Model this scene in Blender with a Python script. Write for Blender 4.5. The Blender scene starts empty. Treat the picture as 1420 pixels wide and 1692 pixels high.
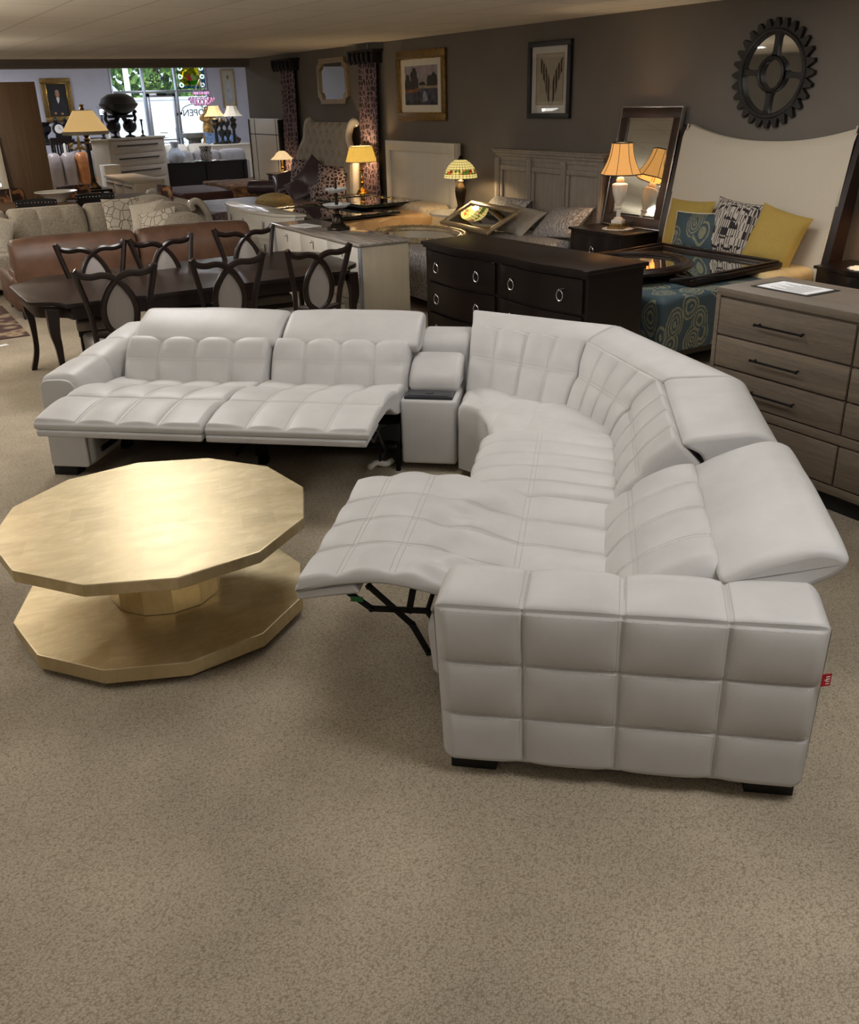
import bpy, bmesh, math, random
import numpy as np
from mathutils import Vector, Matrix
PI = math.pi
scn = bpy.context.scene
COL = scn.collection
rng = np.random.default_rng(7)
random.seed(7)

# ------------------------------------------------------------------ camera
EYE = 2.05
YAW, PITCH, ROLL, FPX = math.radians(30.583), math.radians(24.10), math.radians(1.488), 1537.6
_f = np.array([math.sin(YAW)*math.cos(PITCH), math.cos(YAW)*math.cos(PITCH), -math.sin(PITCH)])
_r = np.array([math.cos(YAW), -math.sin(YAW), 0.])
_d = np.cross(_f, _r)
_r2 = math.cos(ROLL)*_r + math.sin(ROLL)*_d
_d2 = -math.sin(ROLL)*_r + math.cos(ROLL)*_d
cam = bpy.data.cameras.new('camera')
cam.sensor_fit = 'HORIZONTAL'; cam.sensor_width = 36.0
cam.lens = 36.0*FPX/1420.0
cam.clip_start = 0.05; cam.clip_end = 300
cam_o = bpy.data.objects.new('camera', cam); COL.objects.link(cam_o)
cam_o.matrix_world = Matrix(((_r2[0], -_d2[0], -_f[0], 0), (_r2[1], -_d2[1], -_f[1], 0), (_r2[2], -_d2[2], -_f[2], EYE), (0, 0, 0, 1)))
scn.camera = cam_o

# ------------------------------------------------------------------ exposure, world, lights
scn.view_settings.view_transform = 'Standard'
scn.view_settings.look = 'None'
scn.view_settings.exposure = -0.14
scn.view_settings.gamma = 1.0
scn.view_settings.use_curve_mapping = False
scn.cycles.use_denoising = True
scn.cycles.max_bounces = 8
scn.cycles.diffuse_bounces = 4
scn.cycles.transparent_max_bounces = 12
scn.cycles.sample_clamp_indirect = 6.0
scn.cycles.blur_glossy = 0.5
world = bpy.data.worlds.new('world'); scn.world = world; world.use_nodes = True
_bg = world.node_tree.nodes['Background']
_bg.inputs[0].default_value = (0.72, 0.84, 1.0, 1); _bg.inputs[1].default_value = 3.0
sun = bpy.data.lights.new('sun', 'SUN'); sun.energy = 6.0; sun.angle = math.radians(1.5); sun.color = (1, .95, .86)
sun_o = bpy.data.objects.new('sun', sun); COL.objects.link(sun_o)
sun_o.rotation_euler = (math.radians(44), math.radians(-16), 0)     # high behind the building, on what the window looks at

ROOM_H = 2.765
def area(name, loc, sx, sy, power, color, rot=(0, 0, 0), portal=False):
    l = bpy.data.lights.new(name, 'AREA'); l.shape = 'RECTANGLE'; l.size = sx; l.size_y = sy
    l.energy = power; l.color = color
    if portal: l.cycles.is_portal = True
    o = bpy.data.objects.new(name, l); COL.objects.link(o); o.location = loc; o.rotation_euler = rot
    return o
WARM = (1.0, 0.98, 0.955)
# fluorescent troffers set in the showroom ceiling, in rows
for (lx, ly, pw) in [(1.85, 7.75, 62), (2.30, 4.0, 24), (-1.2, 7.2, 44), (-1.2, 10.8, 40), (-1.2, 3.6, 24), (2.3, 0.6, 44), (-1.2, -0.2, 21), (5.3, 3.2, 22), (5.0, 5.35, 34), (-1.5, 14.5, 40)]:
    area('ceiling_troffer', (lx, ly, ROOM_H-0.012), 0.62, 1.22, pw, WARM)
# bluish panels added over the front showroom for daylight from unseen windows, and daylight portals at the shop windows
for (lx, ly, pw) in [(3.5, 22.5, 120), (8.5, 22.0, 90), (9.0, 26.5, 90), (3.5, 27.0, 130)]:
    area('front_daylight_fill', (lx, ly, 3.39), 0.62, 1.22, pw, (.86, .90, 1.0))

# bulbs added out of view to brighten the ceiling, after chandeliers mirrored in the picture glass
for (lx, ly, lz, pw) in [(-2.6, 3.0, 2.15, 14), (0.25, 8.6, 2.2, 46), (0.75, 13.6, 2.2, 60), (-2.5, 17.0, 2.15, 40)]:
    l = bpy.data.lights.new('ceiling_fill_bulbs', 'POINT'); l.energy = pw; l.color = (1, .90, .76); l.shadow_soft_size = .07
    o = bpy.data.objects.new('ceiling_fill_bulbs', l); COL.objects.link(o); o.location = (lx, ly, lz)

# ------------------------------------------------------------------ pixel <-> place helpers (a pixel at a known height or on a known plane)
def ray(px, py):
    return _r2*((px-710)/FPX) + _d2*((py-846)/FPX) + _f
def at(px, py, z):
    d = ray(px, py); t = (z-EYE)/d[2]; return (d[0]*t, d[1]*t, z)
def atX(px, py, X):
    d = ray(px, py); t = X/d[0]; return (X, d[1]*t, EYE+d[2]*t)
def atY(px, py, Y):
    d = ray(px, py); t = Y/d[1]; return (d[0]*t, Y, EYE+d[2]*t)
def zat(x, y, py):
    lo, hi = -1.0, 6.0
    for _ in range(40):
        m = (lo+hi)/2; p = np.array([x, y, m-EYE])
        v = 846 + FPX*(p@_d2)/(p@_f)
        if v > py: lo = m
        else: hi = m
    return lo

# ------------------------------------------------------------------ materials
def L(c):
    return tuple(((v/255)/12.92 if v/255 <= .04045 else ((v/255+.055)/1.055)**2.4) for v in c[:3]) + (1.0,)
class N:
    """small node-graph helper"""
    def __init__(s, name):
        s.m = bpy.data.materials.new(name); s.m.use_nodes = True
        s.t = s.m.node_tree; s.b = s.t.nodes['Principled BSDF']; s.out = s.t.nodes['Material Output']
        s.tc = s.t.nodes.new('ShaderNodeTexCoord')
    def new(s, t, **k):
        n = s.t.nodes.new(t)
        for a, v in k.items(): setattr(n, a, v)
        return n
    def link(s, a, b): s.t.links.new(a, b); return s
    def co(s, scale=(1, 1, 1), rot=(0, 0, 0), src='Object', loc=(0, 0, 0)):
        mp = s.new('ShaderNodeMapping'); mp.inputs['Scale'].default_value = scale; mp.inputs['Rotation'].default_value = rot; mp.inputs['Location'].default_value = loc
        s.link(s.tc.outputs[src], mp.inputs[0]); return mp.outputs[0]
    def noise(s, vec, scale, detail=3, rough=.55, dist=0.0):
        n = s.new('ShaderNodeTexNoise'); n.inputs['Scale'].default_value = scale; n.inputs['Detail'].default_value = detail
        n.inputs['Roughness'].default_value = rough; n.inputs['Distortion'].default_value = dist; s.link(vec, n.inputs['Vector']); return n.outputs['Fac']
    def wave(s, vec, scale, dist, detail=2, dscale=1.0, prof='SIN', bands='X'):
        n = s.new('ShaderNodeTexWave', wave_profile=prof, bands_direction=bands); n.inputs['Scale'].default_value = scale; n.inputs['Distortion'].default_value = dist
        n.inputs['Detail'].default_value = detail; n.inputs['Detail Scale'].default_value = dscale; s.link(vec, n.inputs['Vector']); return n.outputs['Fac']
    def voro(s, vec, scale, feature='F1', rand=1.0, out='Distance'):
        n = s.new('ShaderNodeTexVoronoi', feature=feature); n.inputs['Scale'].default_value = scale; n.inputs['Randomness'].default_value = rand
        s.link(vec, n.inputs['Vector']); return n.outputs[out]
    def ramp(s, fac, stops, interp='LINEAR'):
        n = s.new('ShaderNodeValToRGB'); n.color_ramp.interpolation = interp; e = n.color_ramp.elements
        while len(e) < len(stops): e.new(.5)
        for i, (p, c) in enumerate(stops): e[i].position = p; e[i].color = L(c) if max(c) > 1 else tuple(c)+((1,) if len(c) == 3 else ())
        s.link(fac, n.inputs[0]); return n.outputs[0]
    def math(s, op, a, b=None):
        n = s.new('ShaderNodeMath', operation=op)
        for i, v in enumerate((a, b)):
            if v is None: continue
            if isinstance(v, (int, float)): n.inputs[i].default_value = v
            else: s.link(v, n.inputs[i])
        return n.outputs[0]
    def mix(s, fac, a, b, mode='MIX'):
        n = s.new('ShaderNodeMix', data_type='RGBA', blend_type=mode)
        for idx, v in ((0, fac), (6, a), (7, b)):
            if isinstance(v, (int, float)): n.inputs[idx].default_value = v
            elif isinstance(v, tuple): n.inputs[idx].default_value = L(v)
            else: s.link(v, n.inputs[idx])
        return n.outputs[2]
    def col(s, v):
        if isinstance(v, tuple): s.b.inputs['Base Color'].default_value = L(v)
        else: s.link(v, s.b.inputs['Base Color'])
        return s
    def bump(s, h, strength=.3, dist=.01):
        n = s.new('ShaderNodeBump'); n.inputs['Strength'].default_value = strength; n.inputs['Distance'].default_value = dist
        s.link(h, n.inputs['Height']); s.link(n.outputs[0], s.b.inputs['Normal']); return s
    def set(s, rough=.5, metal=0.0, spec=None, sheen=0, coat=0):
        s.b.inputs['Roughness'].default_value = rough; s.b.inputs['Metallic'].default_value = metal
        if spec is not None: s.b.inputs['Specular IOR Level'].default_value = spec
        if sheen: s.b.inputs['Sheen Weight'].default_value = sheen
        if coat: s.b.inputs['Coat Weight'].default_value = coat; s.b.inputs['Coat Roughness'].default_value = .08
        return s
M = {}
def plain(key, c, rough=.5, metal=0.0, vary=.12, scale=9, bump=0, bscale=60, spec=None, coat=0, sheen=0):
    n = N(key); f = n.noise(n.co(), scale, 3)
    lo = tuple(v*(1-vary) for v in c); hi = tuple(min(255, v*(1+vary)) for v in c)
    n.col(n.ramp(f, [(.3, lo), (.7, hi)])).set(rough, metal, spec, sheen, coat)
    if bump: n.bump(n.noise(n.co(), bscale, 2), bump, .004)
    M[key] = n.m; return n.m
def wood(key, lo, hi, rough=.45, scale=(1, 14, 14), wscale=2.2, dist=4, coat=0, fine=90, mid=None):
    n = N(key); v = n.co(tuple(k*.5 for k in scale)); w = n.noise(v, wscale, 4, .6, dist*.35); f = n.noise(n.co(tuple(k*5 for k in scale)), 3, 4)
    a = n.math('ADD', n.math('MULTIPLY', w, .6), n.math('MULTIPLY', f, .42))
    n.col(n.ramp(a, [(.2, lo), (.75, hi)])).set(rough, coat=coat); n.bump(f, .08, .003); M[key] = n.m; return n.m
plain('leather', (196, 194, 192), .46, vary=.025, scale=5, bump=.10, bscale=420, spec=.4)
plain('thread', (184, 181, 177), .7, vary=.02)
plain('black_metal', (16, 16, 17), .4, .6)
plain('black_plastic', (30, 30, 33), .45)
plain('black_foot', (12, 11, 11), .6)
plain('tray_plastic', (46, 48, 54), .35)
plain('red_tag', (176, 20, 34), .6)
plain('white_tag', (225, 222, 215), .7, vary=.02)
plain('green_tag', (40, 110, 60), .6)
# carpet: looped berber
n = N('carpet'); v = n.co(); c1 = n.voro(n.co((1, 1.3, 1), (0, 0, .6)), 135, 'F1', .7); c2 = n.noise(n.co((1, 1, 1)), 70, 3); c3 = n.noise(v, 1.3, 3)
wv = n.math('ADD', n.math('MULTIPLY', c1, .75), n.math('MULTIPLY', c2, .28))
base = n.ramp(wv, [(.15, (200, 190, 173)), (.5, (180, 169, 151)), (.8, (142, 131, 114))])
tint = n.ramp(c3, [(.3, (215, 212, 208)), (.7, (255, 252, 246))])
n.col(n.mix(1.0, base, tint, 'MULTIPLY')).set(.95, spec=.1); n.bump(n.math('SUBTRACT', 1.0, wv), .45, .005); M['carpet'] = n.m
n = N('gold_leaf'); v = n.co((1, 1, 1), (0, 0, .3))
br = n.new('ShaderNodeTexBrick'); br.inputs['Scale'].default_value = 1; br.inputs['Mortar Size'].default_value = .002; br.inputs['Brick Width'].default_value = .14; br.inputs['Row Height'].default_value = .14
br.offset = 0.5; br.inputs['Color1'].default_value = (.74, .74, .72, 1); br.inputs['Color2'].default_value = (1, 1, 1, 1); br.inputs['Mortar'].default_value = (1.0, 1.0, .92, 1); br.inputs['Bias'].default_value = 0.3
n.link(v, br.inputs['Vector'])
f = n.noise(n.co((1, 2.2, 1), (0, 0, .5)), 9, 5, .6, .8)
g = n.ramp(f, [(.3, (196, 178, 138)), (.55, (210, 193, 155)), (.75, (222, 208, 174))])
n.col(n.mix(.55, g, br.outputs[0], 'MULTIPLY')).set(.43, .88); n.bump(n.noise(n.co((1, 3, 1), (0, 0, .5)), 16, 5), .05, .004)
rr = n.ramp(f, [(.3, (.36, .36, .36)), (.7, (.46, .46, .46))]); n.link(rr, n.b.inputs['Roughness']); M['gold_leaf'] = n.m
plain('wall_paint', (112, 105, 97), .8, vary=.02, scale=2)
plain('far_wall_paint', (196, 196, 208), .8, vary=.02, scale=2)
n = N('ceiling_tile'); br = n.new('ShaderNodeTexBrick'); br.offset = 0; br.inputs['Scale'].default_value = 1; br.inputs['Brick Width'].default_value = 1.22; br.inputs['Row Height'].default_value = .61; br.inputs['Mortar Size'].default_value = .012
br.inputs['Color1'].default_value = L((236, 228, 214)); br.inputs['Color2'].default_value = L((230, 222, 208)); br.inputs['Mortar'].default_value = L((206, 198, 184)); n.link(n.co((1, 1, 1), (0, 0, PI/2)), br.inputs['Vector'])
n.col(br.outputs[0]).set(.9); n.bump(n.noise(n.co(), 160, 2), .25, .004); M['ceiling_tile'] = n.m
wood('espresso', (22, 14, 12), (40, 26, 21), .3, (1.0, 10, 10), 2, 3); M['espresso'].node_tree.nodes['Principled BSDF'].inputs['Specular IOR Level'].default_value = .35
wood('espresso_y', (16, 11, 10), (32, 22, 18), .3, (10, 1.0, 10), 2, 3); M['espresso_y'].node_tree.nodes['Principled BSDF'].inputs['Specular IOR Level'].default_value = .35
wood('grey_oak', (70, 61, 51), (134, 119, 101), .55, (22, 1.1, 22), 1.8, 6)
wood('tan_wood', (168, 156, 132), (190, 178, 154), .4, (16, 16, .8), 1.5, 3)
wood('oak', (80, 60, 40), (116, 90, 62), .45, (18, 18, 1.0), 1.8, 5)
wood('whitewash', (176, 164, 146), (206, 196, 178), .5, (1.2, 14, 14), 2, 4)
wood('weathered', (108, 98, 88), (158, 148, 136), .55, (16, 16, 1.2), 2, 4)
wood('cream_wood', (206, 196, 178), (222, 214, 198), .4, (10, 10, 1), 1, 2)
plain('ivory_lacquer', (214, 209, 198), .22, vary=.02, coat=.4)
plain('walnut_frame', (50, 36, 29), .4)
plain('silver', (200, 200, 202), .25, 1.0, vary=.03)
plain('dark_bronze', (52, 44, 36), .35, .8)
plain('brass', (190, 150, 74), .22, 1.0, vary=.08)
plain('old_gold', (132, 106, 62), .4, .75, vary=.2, scale=40)
plain('champagne', (170, 152, 122), .4, .6, vary=.1, scale=30)
plain('dark_grey_iron', (40, 37, 35), .5, .3, vary=.2, scale=20, bump=.15)
plain('mirror', (225, 228, 226), .02, 1.0, vary=0)
plain('alabaster', (232, 224, 208), .3, vary=.04)
plain('lace', (236, 230, 220), .9, vary=.03)
plain('paper', (236, 236, 236), .8, vary=.01)
plain('ink', (60, 60, 66), .8, vary=.01)
plain('mat_board', (222, 216, 200), .9, vary=.02)
plain('linen', (196, 186, 168), .9, vary=.03, scale=200)
plain('linen_grey', (168, 160, 146), .9, vary=.04, scale=30, bump=.2, bscale=500)
plain('chair_fabric', (146, 138, 132), .85, vary=.05, scale=200)
plain('brown_leather', (104, 76, 60), .42, vary=.14, scale=5, bump=.15, bscale=200)
plain('tan_leather', (166, 104, 56), .38, vary=.12, scale=5)
plain('taupe_leather', (150, 138, 134), .42, vary=.06, scale=5)
plain('black_leather', (24, 22, 24), .4, vary=.1)
n = N('cowhide'); f = n.noise(n.co(), 5, 4, .6, 1.0); n.col(n.ramp(f, [(.40, (44, 32, 26)), (.52, (60, 40, 30)), (.58, (150, 98, 62)), (.7, (190, 150, 110))])).set(.5); M['cowhide'] = n.m
plain('grey_chenille', (166, 156, 140), .95, vary=.14, scale=60, bump=.5, bscale=240, sheen=.2)
plain('cream_chenille', (214, 206, 190), .95, vary=.08, scale=60, bump=.3, bscale=240)
plain('grey_microfiber', (150, 148, 150), .9, vary=.05)
plain('white_upholstery', (210, 206, 196), .85, vary=.03)
plain('mustard', (162, 136, 66), .9, vary=.05, scale=120, bump=.2, bscale=300)
plain('purple_satin', (74, 60, 68), .32, vary=.12, scale=6)
plain('grey_piping', (136, 130, 126), .5)
plain('fringe_gold', (176, 156, 108), .7, vary=.35, scale=90, bump=.6, bscale=150)
plain('burgundy', (74, 44, 42), .7, vary=.12, scale=4)
plain('burgundy_throw', (112, 84, 58), .9, vary=.4, scale=14)
plain('peach_satin', (214, 172, 122), .42, vary=.06, scale=6)
plain('peach_damask', (214, 196, 168), .8, vary=.08, scale=30)
plain('tan_sheet', (196, 172, 124), .8, vary=.04)
plain('white_ceramic', (232, 228, 218), .25, vary=.03)
plain('candle_white', (240, 236, 224), .5, vary=.02)
plain('black_sculpture', (16, 16, 18), .3, vary=.2)
plain('blue_pillow', (120, 150, 196), .8, vary=.15, scale=12)
plain('stone', (120, 118, 112), .8, vary=.15, scale=14)
plain('gold_statue', (186, 150, 92), .35, .6, vary=.25, scale=16)
plain('bronze_green', (58, 60, 58), .35, .6)
plain('aluminium', (170, 174, 182), .35, .7, vary=.03)
n = N('marble'); w = n.noise(n.co((16, .8, 16)), 1.6, 4, .6, .6); n.col(n.ramp(w, [(.3, (112, 103, 95)), (.5, (152, 143, 134)), (.7, (178, 169, 159))])).set(.12, coat=.3); M['marble'] = n.m
def pattern_edge(key, back, line, scale, width, stretch=(1, 1, 1), rough=.8, rand=1.0, soft=.02):
    n = N(key); e = n.voro(n.co(stretch), scale, 'DISTANCE_TO_EDGE', rand); n.col(n.ramp(e, [(max(0, width-soft), line), (width+soft, back)])).set(rough); M[key] = n.m
pattern_edge('trellis', (52, 40, 48), (138, 114, 122), 21, .10, (1, 1.2, .62), .7, .55)
pattern_edge('trellis_pillow', (44, 34, 44), (170, 152, 150), 17, .12, (1, 1, 1), .7, .8)
pattern_edge('line_print', (222, 214, 198), (118, 102, 84), 10, .035, (1, 1, 1), .9, 1.0, .01)
def paisley(key, s):
    n = N(key); v = n.co((1, 1.0, .7)); nz = n.new('ShaderNodeTexNoise'); nz.inputs['Scale'].default_value = 3
    n.link(v, nz.inputs['Vector']); vv = n.new('ShaderNodeMix', data_type='VECTOR'); vv.inputs[0].default_value = .12; n.link(v, vv.inputs[4]); n.link(nz.outputs['Color'], vv.inputs[5])
    d = n.voro(vv.outputs[1], s, 'F1', .85); r = n.math('FRACT', n.math('MULTIPLY', d, 7.0)); ins = n.math('LESS_THAN', d, .56)
    rings = n.math('MULTIPLY', n.math('GREATER_THAN', r, .45), ins); sp = n.noise(v, 60, 3)
    fac = n.math('MULTIPLY', rings, n.math('GREATER_THAN', sp, .40))
    n.col(n.mix(fac, (50, 66, 72), (116, 114, 90))).set(.75); M[key] = n.m
paisley('paisley', 7)
n = N('maze_print'); v = n.co((1, 1, 1), (0, 0, PI/4)); br = n.new('ShaderNodeTexBrick'); br.inputs['Scale'].default_value = 1; br.inputs['Brick Width'].default_value = .052; br.inputs['Row Height'].default_value = .023; br.inputs['Mortar Size'].default_value = .0042; br.offset = .37
br.inputs['Color1'].default_value = L((176, 166, 154)); br.inputs['Color2'].default_value = L((170, 160, 148)); br.inputs['Mortar'].default_value = L((34, 28, 30)); n.link(n.co(), br.inputs['Vector'])
b2 = n.new('ShaderNodeTexBrick'); b2.inputs['Scale'].default_value = 1; b2.inputs['Brick Width'].default_value = .052; b2.inputs['Row Height'].default_value = .023; b2.inputs['Mortar Size'].default_value = .0042; b2.offset = .37
for k in ('Color1', 'Color2', 'Mortar'): b2.inputs[k].default_value = br.inputs[k].default_value
n.link(n.co((1, 1, 1), (0, 0, PI/2)), b2.inputs['Vector']); ck = n.new('ShaderNodeTexChecker'); ck.inputs['Scale'].default_value = 15; n.link(n.co(), ck.inputs['Vector'])
n.col(n.mix(ck.outputs['Fac'], br.outputs[0], b2.outputs[0])).set(.9); M['maze_print'] = n.m
n = N('silver_quilt'); w = n.wave(n.co((1, 1, 1), (0, 0, .7)), 12, 9, 3, 2.0); n.col(n.ramp(w, [(.1, (122, 116, 112)), (.8, (186, 180, 176))])).set(.5); n.bump(w, .3, .01); M['silver_quilt'] = n.m
n = N('purple_quilt'); f = n.noise(n.co((1, 1, 1)), 22, 4); n.col(n.ramp(f, [(.42, (92, 78, 86)), (.6, (126, 112, 110))])).set(.5); M['purple_quilt'] = n.m
n = N('rug'); f = n.voro(n.co(), 6, 'F1'); n.col(n.ramp(f, [(.1, (96, 48, 40)), (.35, (166, 146, 116)), (.6, (74, 50, 46))])).set(.95); M['rug'] = n.m
def glow(key, c, strength, c2=None, scale=20, stretch=(1, 1, 1), base=None):
    """lit lampshade: translucent cloth that gives off its lamp's light"""
    n = N(key); f = n.noise(n.co(stretch), scale, 3); k = n.ramp(f, [(.3, c), (.7, c2 or c)])
    n.col(base or c).set(.8); n.link(k, n.b.inputs['Emission Color']); n.b.inputs['Emission Strength'].default_value = strength; M[key] = n.m
glow('shade_cream', (255, 214, 146), .62, (236, 190, 118), 30, (30, 30, .5), (190, 160, 110))
glow('shade_orange', (255, 186, 104), .75, (240, 164, 84), 30, (3, 3, .5), (190, 140, 84))
glow('shade_gold', (255, 204, 92), .85, (248, 190, 78), 20, (1, 1, 1), (190, 150, 80))
glow('shade_tulip', (255, 226, 176), .95, (255, 206, 140), 12, (1, 1, 1), (200, 180, 150))
glow('white_glow', (235, 245, 255), 1.2)
# stained glass dome: leaded cells lit from inside
n = N('shade_leaded'); sp = n.new('ShaderNodeSeparateXYZ'); n.link(n.tc.outputs['Object'], sp.inputs[0])
ang = n.math('ARCTAN2', sp.outputs[1], sp.outputs[0]); ga = n.math('FRACT', n.math('MULTIPLY', ang, 28/(2*PI))); gz = n.math('FRACT', n.math('MULTIPLY', sp.outputs[2], 38))
lead = n.math('MAXIMUM', n.math('LESS_THAN', ga, .14), n.math('LESS_THAN', gz, .16))
band = n.math('LESS_THAN', n.math('ABSOLUTE', n.math('SUBTRACT', sp.outputs[2], .075)), .028)
fl = n.voro(n.co(), 26, 'F1', 1.0, 'Color'); flc = n.ramp(fl, [(.25, (90, 120, 40)), (.45, (150, 40, 40)), (.55, (240, 214, 120)), (.75, (200, 110, 50))], 'CONSTANT')
cc = n.mix(band, (250, 226, 140), flc); cc = n.mix(lead, cc, (30, 22, 10))
n.col(cc).set(.3); n.link(cc, n.b.inputs['Emission Color']); n.b.inputs['Emission Strength'].default_value = .85; M['shade_leaded'] = n.m
def clear(key, tint=(245, 250, 252), refl=.08, rough=.0):
    n = N(key); n.t.nodes.remove(n.b); tr = n.new('ShaderNodeBsdfTransparent'); tr.inputs[0].default_value = L(tint); gl = n.new('ShaderNodeBsdfGlossy'); gl.inputs['Roughness'].default_value = rough
    mx = n.new('ShaderNodeMixShader'); mx.inputs[0].default_value = refl; n.link(tr.outputs[0], mx.inputs[1]); n.link(gl.outputs[0], mx.inputs[2]); n.link(mx.outputs[0], n.out.inputs[0]); M[key] = n.m
clear('glass', refl=.06); clear('picture_glass', (250, 250, 250), .07)
for k, c in (('sg_yellow', (252, 190, 30)), ('sg_green', (40, 140, 60)), ('sg_blue', (70, 110, 200)), ('sg_white', (240, 244, 240)), ('sg_red', (190, 50, 60))): clear(k, c, .04)
n = N('cut_glass'); n.col((240, 244, 246)).set(.05); n.b.inputs['Transmission Weight'].default_value = .35; n.bump(n.voro(n.co(), 60), .6, .01); M['cut_glass'] = n.m
n = N('dark_glass'); n.col((30, 34, 34)).set(.03, .0, 1.0, coat=1); M['dark_glass'] = n.m
n = N('tinted_mirror'); n.col((150, 158, 150)).set(.04, 1.0); M['tinted_mirror'] = n.m
n = N('foliage'); f = n.noise(n.co(), 3.0, 5, .7); n.col(n.ramp(f, [(.35, (52, 84, 44)), (.5, (104, 140, 66)), (.66, (176, 196, 110))])).set(.8); n.bump(f, 1.0, .2); M['foliage'] = n.m
plain('bark', (84, 70, 56), .9, vary=.3)
plain('concrete', (188, 190, 192), .9, vary=.06, scale=2.5)
plain('asphalt', (190, 192, 196), .9, vary=.05)
plain('white_steel', (225, 228, 232), .5)
plain('wall_siding', (222, 228, 232), .7, vary=.03)
plain('white_fabric', (224, 222, 216), .8, vary=.04)
plain('skin_tone', (170, 128, 96), .8, vary=.05)
plain('dark_canvas', (26, 24, 22), .6, vary=.25, scale=6)
plain('pink_crystal', (206, 150, 190), .1, vary=.1)
plain('paint_sky', (150, 142, 148), .7, vary=.10, scale=10)
plain('paint_tree', (48, 46, 44), .7, vary=.35, scale=30)
plain('paint_field', (150, 136, 112), .7, vary=.2, scale=20)
plain('paint_earth', (134, 84, 58), .7, vary=.25, scale=20)
plain('paint_water', (58, 60, 72), .6, vary=.4, scale=12)
plain('paint_light', (140, 144, 160), .6, vary=.2, scale=20)
n = N('wing_print'); w = n.wave(n.co((1, 1, 1), (0, 0, .9)), 9, 3, 3); n.col(n.ramp(w, [(.2, (52, 42, 34)), (.55, (120, 104, 84)), (.85, (176, 160, 136))])).set(.9); M['wing_print'] = n.m
plain('art_ground', (190, 180, 158), .9, vary=.03)
plain('art_pale', (176, 184, 196), .8, vary=.12, scale=8)
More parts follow.
